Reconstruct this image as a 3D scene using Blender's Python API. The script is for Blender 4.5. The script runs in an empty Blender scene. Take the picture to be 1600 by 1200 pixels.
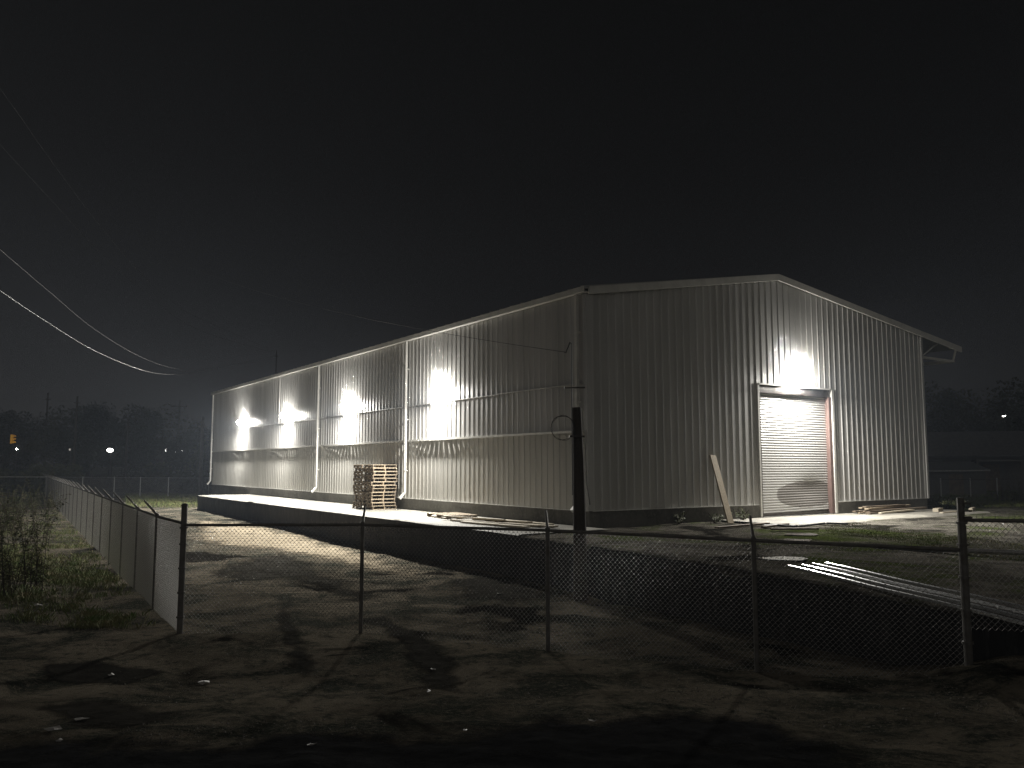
import bpy, math, random
from mathutils import Vector, Matrix, noise
random.seed(7)
R = math.radians
S = bpy.context.scene
COL = S.collection

# ------------------------------------------------------------------ helpers
CAM_Z = 2.8
HAZE = 0.0008
TOWN = 0.076
F = 1294.0
PITCH = R(5.65)

def ray(u, v):
    x, y, z = u - 800.0, F, 600.0 - v
    c, s = math.cos(PITCH), math.sin(PITCH)
    return Vector((x, y * c - z * s, y * s + z * c))

def at(u, v, z):
    """ground point at height z that is seen at photo pixel u, v"""
    d = ray(u, v)
    t = (z - CAM_Z) / d.z
    return Vector((d.x * t, d.y * t, z))

def far(u, v, Y):
    d = ray(u, v)
    t = Y / d.y
    return Vector((d.x * t, Y, CAM_Z + d.z * t))

TH = R(33.76)                                   # building axis
CX, CY = 2.16, 23.4                             # near corner of the warehouse
VX, VY = math.cos(TH), math.sin(TH)             # along the gable wall
UX, UY = -math.sin(TH), math.cos(TH)            # along the long wall
def W(lx, ly, z=0.0):
    return Vector((CX + VX * lx + UX * ly, CY + VY * lx + UY * ly, z))
def loc(x, y):
    dx, dy = x - CX, y - CY
    return dx * VX + dy * VY, dx * UX + dy * UY

def sm(t):
    t = max(0.0, min(1.0, t))
    return t * t * (3 - 2 * t)

class MB:
    def __init__(s):
        s.v = []; s.f = []; s.m = []; s.mi = 0
    def add(s, vs, fs):
        o = len(s.v)
        s.v += [tuple(p) for p in vs]
        s.f += [tuple(i + o for i in f) for f in fs]
        s.m += [s.mi] * len(fs)
        return s
    def box(s, x0, x1, y0, y1, z0, z1, M=None):
        vs = [Vector(p) for p in ((x0, y0, z0), (x1, y0, z0), (x1, y1, z0), (x0, y1, z0),
                                  (x0, y0, z1), (x1, y0, z1), (x1, y1, z1), (x0, y1, z1))]
        if M is not None:
            vs = [M @ p for p in vs]
        return s.add(vs, [(0, 3, 2, 1), (4, 5, 6, 7), (0, 1, 5, 4), (1, 2, 6, 5), (2, 3, 7, 6), (3, 0, 4, 7)])
    def tube(s, pts, rs, n=8, cap=True):
        pts = [Vector(p) for p in pts]
        if not isinstance(rs, (list, tuple)):
            rs = [rs] * len(pts)
        vs = []; fs = []
        for i, p in enumerate(pts):
            d = (pts[min(i + 1, len(pts) - 1)] - pts[max(i - 1, 0)])
            if d.length < 1e-9: d = Vector((0, 0, 1))
            d.normalize()
            a = Vector((1, 0, 0)) if abs(d.x) < 0.8 else Vector((0, 1, 0))
            e1 = d.cross(a).normalized(); e2 = d.cross(e1)
            for k in range(n):
                t = 2 * math.pi * k / n
                vs.append(p + (e1 * math.cos(t) + e2 * math.sin(t)) * rs[i])
        for i in range(len(pts) - 1):
            for k in range(n):
                fs.append((i * n + k, i * n + (k + 1) % n, (i + 1) * n + (k + 1) % n, (i + 1) * n + k))
        if cap:
            fs.append(tuple(range(n - 1, -1, -1)))
            fs.append(tuple((len(pts) - 1) * n + k for k in range(n)))
        return s.add(vs, fs)
    def prism(s, prof, axis, a0, a1):
        """prof: 2D polygon; axis 'y' -> (x, z) profile run along y; 'x' -> (y, z) along x"""
        n = len(prof)
        if axis == 'y':
            vs = [(p[0], a0, p[1]) for p in prof] + [(p[0], a1, p[1]) for p in prof]
        elif axis == 'x':
            vs = [(a0, p[0], p[1]) for p in prof] + [(a1, p[0], p[1]) for p in prof]
        else:
            vs = [(p[0], p[1], a0) for p in prof] + [(p[0], p[1], a1) for p in prof]
        fs = [(i, (i + 1) % n, n + (i + 1) % n, n + i) for i in range(n)]
        fs += [tuple(range(n - 1, -1, -1)), tuple(range(n, 2 * n))]
        return s.add(vs, fs)
    def blob(s, c, rx, ry, rz, seed=0, rough=0.25, nu=8, nv=5):
        c = Vector(c); vs = []; fs = []
        for j in range(nv + 1):
            ph = math.pi * j / nv
            for i in range(nu):
                t = 2 * math.pi * i / nu
                d = Vector((math.sin(ph) * math.cos(t), math.sin(ph) * math.sin(t), math.cos(ph)))
                k = 1 + rough * noise.noise(d * 1.7 + Vector((seed * 3.1, seed * 1.7, seed)))
                vs.append(c + Vector((d.x * rx, d.y * ry, d.z * rz)) * k)
        for j in range(nv):
            for i in range(nu):
                fs.append((j * nu + i, (j + 1) * nu + i, (j + 1) * nu + (i + 1) % nu, j * nu + (i + 1) % nu))
        return s.add(vs, fs)
    def build(s, name, mat, parent=None, smooth=False, bevel=0.0):
        me = bpy.data.meshes.new(name)
        me.from_pydata(s.v, [], s.f)
        mats = mat if isinstance(mat, (list, tuple)) else [mat]
        for m in mats: me.materials.append(m)
        if len(mats) > 1:
            me.polygons.foreach_set('material_index', s.m)
        if smooth:
            me.polygons.foreach_set('use_smooth', [True] * len(me.polygons))
        me.update()
        o = bpy.data.objects.new(name, me)
        COL.objects.link(o)
        if parent is not None: o.parent = parent
        if bevel:
            b = o.modifiers.new('bevel', 'BEVEL'); b.width = bevel; b.segments = 2; b.limit_method = 'ANGLE'
        return o

def tag(o, label=None, cat=None, group=None, kind=None):
    if label: o['label'] = label
    if cat: o['category'] = cat
    if group: o['group'] = group
    if kind: o['kind'] = kind
    return o

def empty(name, l, rz=0.0, label=None, cat=None, group=None):
    o = bpy.data.objects.new(name, None)
    o.empty_display_size = 0.3
    COL.objects.link(o)
    o.location = l; o.rotation_euler = (0, 0, rz)
    return tag(o, label, cat, group)

def copy_tree(o, parent=None):
    kids = list(o.children)
    c = o.copy(); COL.objects.link(c)
    if parent is not None: c.parent = parent
    for k in kids: copy_tree(k, c)
    return c

# ------------------------------------------------------------------ materials
def mat(name, base, rough=0.6, metal=0.0, spec=0.5, var=None, vscale=3.0, stretch=(1, 1, 1), var2=None, v2scale=20.0,
        bump=0.0, bscale=30.0, rvar=0.0, detail=6.0, lo=0.35, hi=0.65, coat=0.0):
    m = bpy.data.materials.new(name); m.use_nodes = True
    nt = m.node_tree; N = nt.nodes; L = nt.links
    p = N['Principled BSDF']
    p.inputs['Base Color'].default_value = (*base, 1)
    p.inputs['Roughness'].default_value = rough
    p.inputs['Metallic'].default_value = metal
    p.inputs['Specular IOR Level'].default_value = spec
    tc = N.new('ShaderNodeTexCoord'); mp = N.new('ShaderNodeMapping')
    mp.inputs['Scale'].default_value = stretch
    L.new(tc.outputs['Object'], mp.inputs['Vector'])
    col = None
    def nz(scale, det=detail):
        n = N.new('ShaderNodeTexNoise'); n.inputs['Scale'].default_value = scale
        n.inputs['Detail'].default_value = det; n.inputs['Roughness'].default_value = 0.62
        L.new(mp.outputs['Vector'], n.inputs['Vector']); return n
    def ramp(src, a, b):
        r = N.new('ShaderNodeMapRange'); r.inputs[1].default_value = a; r.inputs[2].default_value = b
        L.new(src, r.inputs[0]); return r.outputs[0]
    if var is not None:
        n1 = nz(vscale)
        mx = N.new('ShaderNodeMix'); mx.data_type = 'RGBA'
        mx.inputs[6].default_value = (*base, 1); mx.inputs[7].default_value = (*var, 1)
        L.new(ramp(n1.outputs['Fac'], lo, hi), mx.inputs[0]); col = mx.outputs[2]
        if var2 is not None:
            n2 = nz(v2scale)
            m2 = N.new('ShaderNodeMix'); m2.data_type = 'RGBA'
            L.new(col, m2.inputs[6]); m2.inputs[7].default_value = (*var2, 1)
            L.new(ramp(n2.outputs['Fac'], 0.5, 0.72), m2.inputs[0]); col = m2.outputs[2]
        L.new(col, p.inputs['Base Color'])
        if rvar:
            rr = N.new('ShaderNodeMapRange'); rr.inputs[1].default_value = 0.3; rr.inputs[2].default_value = 0.7
            rr.inputs[3].default_value = max(0.02, rough - rvar); rr.inputs[4].default_value = min(1, rough + rvar)
            L.new(n1.outputs['Fac'], rr.inputs[0]); L.new(rr.outputs[0], p.inputs['Roughness'])
    if bump:
        nb = nz(bscale, 8)
        b = N.new('ShaderNodeBump'); b.inputs['Strength'].default_value = bump; b.inputs['Distance'].default_value = 0.02
        L.new(nb.outputs['Fac'], b.inputs['Height']); L.new(b.outputs['Normal'], p.inputs['Normal'])
    if coat: p.inputs['Coat Weight'].default_value = coat
    return m

def emit(name, colr, strength):
    m = bpy.data.materials.new(name); m.use_nodes = True
    N = m.node_tree.nodes; L = m.node_tree.links
    N.clear()
    o = N.new('ShaderNodeOutputMaterial'); e = N.new('ShaderNodeEmission')
    e.inputs[0].default_value = (*colr, 1); e.inputs[1].default_value = strength
    L.new(e.outputs[0], o.inputs[0])
    m.cycles.emission_sampling = 'FRONT'
    return m

M = {}
M['wall'] = mat('painted_steel', (0.50, 0.492, 0.475), 0.36, 0.25, var=(0.39, 0.382, 0.365), vscale=1.2, stretch=(1, 1, 0.12), rvar=0.07, bump=0.25, bscale=1.4)
M['wall_low'] = mat('painted_steel_lower', (0.52, 0.508, 0.472), 0.42, 0.2, var=(0.42, 0.41, 0.38), vscale=1.3, stretch=(1, 1, 0.15), rvar=0.07, bump=0.25, bscale=1.4)
M['trim'] = mat('white_trim', (0.62, 0.61, 0.57), 0.35, 0.1, var=(0.5, 0.49, 0.46), vscale=2.0)
M['roof'] = mat('roof_steel', (0.38, 0.38, 0.36), 0.4, 0.4, var=(0.3, 0.3, 0.29), vscale=1.5)
M['foundation'] = mat('foundation_concrete', (0.17, 0.165, 0.15), 0.85, var=(0.10, 0.098, 0.09), vscale=1.3, var2=(0.2, 0.195, 0.18), v2scale=9, bump=0.3)
M['deck'] = mat('deck_concrete', (0.34, 0.325, 0.285), 0.75, var=(0.21, 0.20, 0.168), vscale=0.7, var2=(0.15, 0.14, 0.12), v2scale=3.5, bump=0.25, bscale=25, detail=10)
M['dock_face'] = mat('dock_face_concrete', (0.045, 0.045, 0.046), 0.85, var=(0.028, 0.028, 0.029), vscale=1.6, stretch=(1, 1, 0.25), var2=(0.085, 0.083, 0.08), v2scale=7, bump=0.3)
M['door'] = mat('galvanised_slats', (0.52, 0.50, 0.46), 0.36, 0.35)
M['red'] = mat('red_oxide', (0.13, 0.085, 0.075), 0.6, var=(0.11, 0.07, 0.06), vscale=4)
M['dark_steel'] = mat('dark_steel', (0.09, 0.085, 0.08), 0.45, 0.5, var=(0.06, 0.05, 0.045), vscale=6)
M['galv'] = mat('galvanised', (0.36, 0.36, 0.35), 0.36, 0.85, var=(0.25, 0.24, 0.23), vscale=8)
M['post'] = mat('fence_post_steel', (0.20, 0.195, 0.185), 0.5, 0.4, var=(0.13, 0.12, 0.105), vscale=7)
M['wire'] = mat('fence_wire', (0.24, 0.235, 0.225), 0.3, 0.75)
M['wire_lit'] = mat('lit_fence_wire', (0.62, 0.61, 0.58), 0.4, 0.4)  # lighter copy of the fence wire; caught lamplight is in its colour
M['wood'] = mat('pallet_wood', (0.42, 0.345, 0.245), 0.75, var=(0.31, 0.255, 0.18), vscale=2.5, stretch=(1, 1, 1), var2=(0.22, 0.16, 0.11), v2scale=9)
M['wood_old'] = mat('weathered_wood', (0.2, 0.155, 0.11), 0.85, var=(0.12, 0.095, 0.07), vscale=3, bump=0.3)
M['board'] = mat('pale_board', (0.55, 0.49, 0.38), 0.7, var=(0.44, 0.38, 0.29), vscale=2.5)
M['osb'] = mat('chipboard', (0.31, 0.25, 0.165), 0.75, var=(0.24, 0.19, 0.12), vscale=14, var2=(0.38, 0.31, 0.21), v2scale=24)
M['pole_lit'] = mat('lit_pole', (0.17, 0.155, 0.135), 0.85, var=(0.11, 0.10, 0.085), vscale=5)  # light falling on the far pole put into a paler timber colour
M['pole'] = mat('creosote_timber', (0.075, 0.062, 0.05), 0.85, var=(0.045, 0.04, 0.034), vscale=5, stretch=(1, 1, 0.12), bump=0.4)
M['cable'] = mat('cable', (0.02, 0.02, 0.02), 0.8)
M['cable_bright'] = mat('bare_cable', (0.3, 0.3, 0.3), 0.4, 0.5)
M['cable_mid'] = mat('dull_cable', (0.13, 0.13, 0.13), 0.6, 0.0)
M['bark'] = mat('bark', (0.07, 0.055, 0.042), 0.9, var=(0.045, 0.036, 0.03), vscale=6)
M['rubber'] = mat('black_rubber', (0.025, 0.025, 0.025), 0.5)
M['scrap'] = mat('pale_litter', (0.42, 0.40, 0.37), 0.5)
M['stone'] = mat('stone', (0.22, 0.20, 0.17), 0.8, var=(0.13, 0.12, 0.1), vscale=20)
M['sheet'] = mat('bare_roofing_sheet', (0.6, 0.6, 0.6), 0.3, 1.0, var=(0.52, 0.52, 0.52), vscale=3)
M['house_wall'] = mat('house_siding', (0.14, 0.135, 0.12), 0.8, var=(0.11, 0.105, 0.095), vscale=1.2)
M['house_roof'] = mat('shingle_roof', (0.09, 0.087, 0.085), 0.85, var=(0.06, 0.058, 0.056), vscale=4)
M['glass_dark'] = mat('dark_window', (0.02, 0.02, 0.022), 0.1)
M['yellow'] = mat('signal_yellow', (0.75, 0.42, 0.04), 0.5)
M['white_post'] = mat('white_post', (0.5, 0.5, 0.48), 0.6, var=(0.4, 0.4, 0.38), vscale=5)

def foliage(name, c1, c2):
    m = mat(name, c1, 0.65, var=c2, vscale=2.2, spec=0.3)
    return m
M['leaf_dark'] = foliage('dark_leaves', (0.03, 0.034, 0.022), (0.045, 0.048, 0.03))
M['leaf_mid'] = foliage('mid_leaves', (0.06, 0.072, 0.036), (0.095, 0.095, 0.05))
M['weed'] = foliage('weed_leaves', (0.06, 0.085, 0.03), (0.12, 0.11, 0.055))
M['grass'] = foliage('grass_blades', (0.085, 0.14, 0.03), (0.19, 0.165, 0.08))

LAMP_COL = (1.0, 0.972, 0.91)
M['glass_top'] = emit('dim_refractor_top', LAMP_COL, 25)
M['glass_glow'] = emit('glowing_refractor', LAMP_COL, 480)
M['lens'] = emit('lit_lens', LAMP_COL, 4000)
M['far_lamp'] = emit('far_lit_lamp', (1.0, 0.98, 0.92), 9)
M['far_lamp_dim'] = emit('far_dim_lamp', (1.0, 0.95, 0.85), 0.3)
M['street_lens'] = emit('street_lens', (1.0, 0.85, 0.5), 330)

def ground_material(name, dirt, pale, dark, wet, grass=None, puddle_lo=0.36, gscale=0.16):
    m = bpy.data.materials.new(name); m.use_nodes = True
    nt = m.node_tree; N = nt.nodes; L = nt.links
    p = N['Principled BSDF']
    tc = N.new('ShaderNodeTexCoord')
    def nz(scale, det=8, rough=0.62, dist=0.0):
        n = N.new('ShaderNodeTexNoise'); n.inputs['Scale'].default_value = scale
        n.inputs['Detail'].default_value = det; n.inputs['Roughness'].default_value = rough
        n.inputs['Distortion'].default_value = dist
        L.new(tc.outputs['Object'], n.inputs['Vector']); return n.outputs['Fac']
    def rng(src, a, b, c=0.0, d=1.0):
        r = N.new('ShaderNodeMapRange')
        for i, q in enumerate((a, b, c, d)): r.inputs[i + 1].default_value = q
        L.new(src, r.inputs[0]); return r.outputs[0]
    def mix(f, a, b):
        x = N.new('ShaderNodeMix'); x.data_type = 'RGBA'
        L.new(f, x.inputs[0])
        for i, q in ((6, a), (7, b)):
            if isinstance(q, tuple): x.inputs[i].default_value = (*q, 1)
            else: L.new(q, x.inputs[i])
        return x.outputs[2]
    big = nz(0.3, 9, 0.68, 0.9); mid = nz(0.75, 10, 0.72, 0.5); fine = nz(14, 6, 0.7); grit = nz(55, 3, 0.7)
    c = mix(rng(big, 0.42, 0.58), dirt, pale)
    c = mix(rng(mid, 0.47, 0.57), c, dark)
    c = mix(rng(fine, 0.5, 0.72), c, pale)
    c = mix(rng(nz(5.0, 7, 0.78, 0.3), 0.53, 0.64), c, dark)
    c = mix(rng(grit, 0.6, 0.75), c, tuple(min(1, q * 1.7) for q in pale))
    if grass:
        c = mix(rng(nz(0.35, 8, 0.7, 0.4), 0.5, 0.6), c, grass)
    wetm = rng(nz(gscale * 2.2, 7, 0.6, 0.8), puddle_lo, puddle_lo + 0.07, 1.0, 0.0)
    c = mix(wetm, c, wet)
    L.new(c, p.inputs['Base Color'])
    L.new(rng(wetm, 0, 1, 0.95, 0.75), p.inputs['Roughness'])
    p.inputs['Specular IOR Level'].default_value = 0.0
    h = N.new('ShaderNodeMath'); h.operation = 'ADD'
    h2 = N.new('ShaderNodeMath'); h2.operation = 'MULTIPLY_ADD'
    L.new(fine, h2.inputs[0]); h2.inputs[1].default_value = 0.5; L.new(grit, h2.inputs[2])
    L.new(h2.outputs[0], h.inputs[0]); 
    mm = N.new('ShaderNodeMath'); mm.operation = 'MULTIPLY'; L.new(mid, mm.inputs[0]); mm.inputs[1].default_value = 2.2
    L.new(mm.outputs[0], h.inputs[1])
    b = N.new('ShaderNodeBump'); b.inputs['Strength'].default_value = 1.0; b.inputs['Distance'].default_value = 0.06
    L.new(h.outputs[0], b.inputs['Height']); L.new(b.outputs['Normal'], p.inputs['Normal'])
    return m
M['ground'] = ground_material('dirt_ground', (0.118, 0.104, 0.080), (0.22, 0.192, 0.148), (0.045, 0.049, 0.040), (0.022, 0.02, 0.017))
M['yard'] = ground_material('gravel_yard', (0.13, 0.12, 0.10), (0.21, 0.195, 0.165), (0.06, 0.055, 0.046), (0.03, 0.028, 0.024), grass=(0.075, 0.095, 0.03), puddle_lo=0.34)
M['apron'] = mat('apron_concrete', (0.36, 0.34, 0.29), 0.75, var=(0.22, 0.205, 0.175), vscale=0.9, var2=(0.16, 0.15, 0.13), v2scale=5, bump=0.3, detail=10)
M['puddle'] = mat('puddle_water', (0.03, 0.028, 0.025), 0.04, spec=0.6)

# ------------------------------------------------------------------ terrain
def gz(x, y):
    lx, ly = loc(x, y)
    z = 0.11 * max(0.0, 11.0 - y) * sm((y + 6) / 6) if y > -6 else 0.0
    z += 0.32 * sm(ly / 32.0) * sm((lx + 11) / 7)
    if x < -6:
        fx = -5.5 - (y - 14.3) * 0.598      # line of the left fence
        z += 0.45 * sm((fx - 1.2 - x) / 6.0)
    z += 0.42 * math.exp(-((x - 6.6) ** 2 / 2.6 + (y - 10.5) ** 2 / 1.1))
    k = sm(1 - (y - 60) / 40)
    z += k * (0.07 * noise.noise(Vector((x * 0.25, y * 0.25, 0))) + 0.03 * noise.noise(Vector((x * 0.9, y * 0.9, 3.0)))
              + 0.022 * noise.noise(Vector((x * 2.2, y * 2.2, 5.0))) + 0.010 * noise.noise(Vector((x * 5.1, y * 5.1, 8.0))))
    return z

def steps(a, b, fine0, fine1, d, grow=1.35):
    mid = [fine0 + i * d for i in range(int((fine1 - fine0) / d) + 1)]
    lo = []; q = fine0; s = d
    while q > a:
        s *= grow; q -= s; lo.append(q)
    hi = []; q = mid[-1]; s = d
    while q < b:
        s *= grow; q += s; hi.append(q)
    return lo[::-1] + mid + hi

xs = steps(-900, 900, -14, 9, 0.11, 1.22)
ys = steps(-300, 1500, 4.0, 30, 0.11, 1.2)
g = MB()
vs = [(x, y, gz(x, y)) for y in ys for x in xs]
nx = len(xs)
fs = [(j * nx + i, j * nx + i + 1, (j + 1) * nx + i + 1, (j + 1) * nx + i) for j in range(len(ys) - 1) for i in range(nx - 1)]
g.add(vs, fs)
tag(g.build('ground', M['ground'], smooth=True), 'dark rutted dirt lot around the fence and below the loading dock', 'ground', kind='structure')

def edge(ly):
    """outer edge of the upper yard in building coordinates"""
    if ly > 0: return 0.3 if ly < 41 else 10.0
    if ly > -8.8: return -3.0 + 0.075 * ly
    return -3.66 - 0.01 * (ly + 8.8)
def yz(lx, ly):
    z = 1.06 - 0.055 * max(0.0, -8.2 - ly) * sm((9 - lx) / 8 + 0.2)
    far_ = sm((60 - abs(lx)) / 20)
    z += far_ * (0.035 * noise.noise(Vector((lx * 0.4, ly * 0.4, 9))) + 0.014 * noise.noise(Vector((lx * 1.5, ly * 1.5, 4))))
    # flat under the concrete apron
    return z
offs = [-1.0, -0.55, -0.2, 0.0] + steps(0.05, 700, 0.1, 22, 0.2, 1.3)
lys = steps(-60, 900, -19, 2, 0.2, 1.3)
y_ = MB(); vs = []
for ly in lys:
    e = edge(ly)
    for o in offs:
        lx = e + o
        if o < 0:
            if True:
                lx = e + 0.03 * (o + 1.2); z = yz(e, ly) + o * 0.9
            else:
                wob = 0.18 * noise.noise(Vector((ly * 0.8, o * 2, 1)))
                lx += wob; z = yz(e, ly) + (o * 1.1 if o < -0.3 else o * 0.8)
        else:
            z = yz(lx, ly)
        p = W(lx, ly, z); vs.append(p)
no = len(offs)
y_.add(vs, [(j * no + i, j * no + i + 1, (j + 1) * no + i + 1, (j + 1) * no + i) for j in range(len(lys) - 1) for i in range(no - 1)])
tag(y_.build('yard', M['yard'], smooth=True), 'raised gravel and grass yard in front of the gable wall', 'yard', kind='structure')

# concrete apron before the door
ap = MB()
nxa, nya = 40, 14
vs = []
for j in range(nya + 1):
    for i in range(nxa + 1):
        lx = 5.2 + i * 0.3; ly = -0.02 - j * 0.17
        ex = 0.10 * noise.noise(Vector((lx * 1.3, j * 0.9, 7))) if j == nya else 0
        vs.append(W(lx, ly + ex, 1.115 + 0.006 * noise.noise(Vector((lx, ly, 2))) - (0.1 if j == nya else 0)))
ap.add(vs, [(j * (nxa + 1) + i, j * (nxa + 1) + i + 1, (j + 1) * (nxa + 1) + i + 1, (j + 1) * (nxa + 1) + i) for j in range(nya) for i in range(nxa)])
tag(ap.build('pavement', M['apron'], smooth=True), 'pale worn concrete apron in front of the roller door', 'apron', kind='structure')

def puddle(u, v, rx, ry, seed, z=1.085):
    c = at(u, v, z)
    b = MB(); n = 28
    vs = [(0, 0, 0.0)]
    for i in range(n):
        t = 2 * math.pi * i / n
        k = 1 + 0.45 * noise.noise(Vector((math.cos(t) * 1.3, math.sin(t) * 1.3, seed)))
        vs.append((math.cos(t) * rx * k, math.sin(t) * ry * k, 0.0))
    b.add(vs, [(0, 1 + i, 1 + (i + 1) % n) for i in range(n)])
    o = b.build('puddle', M['puddle']); o.location = c
    return tag(o, None, None, None, 'structure')
tag(puddle(1252, 834, 0.42, 0.5, 1.0), 'shiny puddle in the gravel before the roller door', 'puddle')
tag(puddle(1246, 844, 0.34, 0.34, 2.0), 'small shiny puddle just behind the fence rail', 'puddle')
tag(puddle(1222, 872, 0.5, 0.3, 3.0), 'thin puddle at the edge of the upper yard', 'puddle')

def fade_mat(name, base, rough):
    m = mat(name, base, rough, var=tuple(q * 0.6 for q in base), vscale=5, bump=0.8, bscale=18, spec=0.0)
    N = m.node_tree.nodes; L = m.node_tree.links
    at_ = N.new('ShaderNodeAttribute'); at_.attribute_name = 'fade'
    tc = N.new('ShaderNodeTexCoord'); n = N.new('ShaderNodeTexNoise'); n.inputs['Scale'].default_value = 4; n.inputs['Detail'].default_value = 9
    L.new(tc.outputs['Object'], n.inputs['Vector'])
    n2 = N.new('ShaderNodeTexNoise'); n2.inputs['Scale'].default_value = 1.1; n2.inputs['Detail'].default_value = 4
    L.new(tc.outputs['Object'], n2.inputs['Vector'])
    ad = N.new('ShaderNodeMath'); ad.operation = 'MULTIPLY_ADD'; L.new(n.outputs['Fac'], ad.inputs[0]); ad.inputs[1].default_value = 1.5
    L.new(at_.outputs['Fac'], ad.inputs[2])
    ad2 = N.new('ShaderNodeMath'); ad2.operation = 'MULTIPLY_ADD'; L.new(n2.outputs['Fac'], ad2.inputs[0]); ad2.inputs[1].default_value = 2.2
    L.new(ad.outputs[0], ad2.inputs[2])
    mr = N.new('ShaderNodeMapRange'); mr.inputs[1].default_value = 1.85; mr.inputs[2].default_value = 2.6
    L.new(ad2.outputs[0], mr.inputs[0])
    tr = N.new('ShaderNodeBsdfTransparent'); mx = N.new('ShaderNodeMixShader')
    L.new(mr.outputs[0], mx.inputs[0]); L.new(tr.outputs[0], mx.inputs[1]); L.new(N['Principled BSDF'].outputs[0], mx.inputs[2])
    L.new(mx.outputs[0], N['Material Output'].inputs[0])
    return m
M['mud'] = fade_mat('dark_mud', (0.05, 0.047, 0.04), 0.7)
M['dark_sheet'] = fade_mat('dark_ground_sheet', (0.028, 0.028, 0.028), 0.8)  # dark sheet with a ragged, faded edge
M['lamplit_dirt'] = fade_mat('lamplit_dirt', (0.36, 0.305, 0.225), 0.9)  # lamplight along the dock put into a paler dirt colour
def ground_patch(name, pix, z, soft, m, label, d=0.07, lift=0.006):
    pts = [at(u, v, z) for u, v in pix]
    pts = [at(u, v, gz(p_.x, p_.y)) for (u, v), p_ in zip(pix, pts)]
    P2 = [(p_.x, p_.y) for p_ in pts]
    def sd(x, y):
        best = 1e9; ins = False; n = len(P2)
        for i in range(n):
            x1, y1 = P2[i]; x2, y2 = P2[(i + 1) % n]
            dx, dy = x2 - x1, y2 - y1
            t = max(0, min(1, ((x - x1) * dx + (y - y1) * dy) / (dx * dx + dy * dy + 1e-12)))
            best = min(best, math.hypot(x - x1 - t * dx, y - y1 - t * dy))
            if (y1 > y) != (y2 > y) and x < x1 + (y - y1) / (y2 - y1) * dx: ins = not ins
        return best if ins else -best
    x0 = min(p_[0] for p_ in P2) - soft; x1 = max(p_[0] for p_ in P2) + soft
    y0 = min(p_[1] for p_ in P2) - soft; y1 = max(p_[1] for p_ in P2) + soft
    nx_, ny_ = int((x1 - x0) / d) + 1, int((y1 - y0) / d) + 1
    vs = []; fv = []; ok = []
    for j in range(ny_ + 1):
        for i in range(nx_ + 1):
            x, y = x0 + i * d, y0 + j * d
            k = sd(x, y) / soft
            vs.append((x, y, gz(x, y) + lift)); fv.append(max(-1.0, min(1.0, k))); ok.append(k > -0.85)
    w_ = nx_ + 1
    fs = [(j * w_ + i, j * w_ + i + 1, (j + 1) * w_ + i + 1, (j + 1) * w_ + i) for j in range(ny_) for i in range(nx_) if ok[j * w_ + i] or ok[(j + 1) * w_ + i + 1]]
    mb = MB(); mb.add(vs, fs)
    o = mb.build(name, m, smooth=True)
    a_ = o.data.attributes.new('fade', 'FLOAT', 'POINT'); a_.data.foreach_set('value', fv)
    return tag(o, label, 'ground', None, 'structure')
ground_patch('mud_track', [(440, 945), (462, 975), (480, 1010), (500, 1052), (470, 1062), (445, 1010), (425, 970)], 0.05, 0.22, M['mud'], 'dark muddy rut between the first two fence posts', lift=0.006)
ground_patch('mud_track', [(556, 966), (600, 985), (640, 1030), (680, 1085), (735, 1085), (715, 1040), (680, 1000), (640, 980), (600, 962)], 0.05, 0.25, M['mud'], 'dark curving rut beside the second fence post', lift=0.006)
ground_patch('mud_track', [(330, 892), (375, 872), (440, 866), (500, 884), (560, 915), (600, 940), (540, 938), (450, 905), (400, 908), (350, 915)], 0.05, 0.9, M['mud'], 'dark muddy patch behind the first fence bay', d=0.1, lift=0.009)
ground_patch('mud_track', [(690, 905), (760, 900), (820, 915), (870, 930), (800, 945), (720, 935)], 0.05, 0.6, M['mud'], 'dark muddy patch near the dock wall', d=0.1, lift=0.009)
ground_patch('lit_dirt_track', [(302, 812), (380, 818), (470, 835), (560, 860), (660, 895), (640, 905), (520, 880), (420, 860), (330, 850), (302, 845)], 0.15, 0.9, M['lamplit_dirt'], 'pale tyre worn dirt along the dock, its lamplight painted in', d=0.14, lift=0.012)
ground_patch('dark_ground_edge', [(-100, 1170), (150, 1160), (330, 1165), (480, 1135), (640, 1150), (800, 1125), (960, 1108), (1060, 1102), (1180, 1118), (1250, 1128), (1300, 1150), (1340, 1190), (1360, 1290), (-140, 1290)], 0.3, 0.7, M['dark_sheet'], 'dark ragged patch of ground nearest the camera', d=0.06, lift=0.016)
ground_patch('mud_track', [(60, 1040), (150, 1035), (260, 1050), (200, 1065), (90, 1062)], 0.2, 0.2, M['mud'], 'dark damp hollow at the lower left', lift=0.006)
ground_patch('mud_track', [(60, 1100), (180, 1085), (300, 1110), (230, 1140), (100, 1135)], 0.3, 0.3, M['mud'], 'dark damp hollow nearest the lower left corner', lift=0.007)

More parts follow.
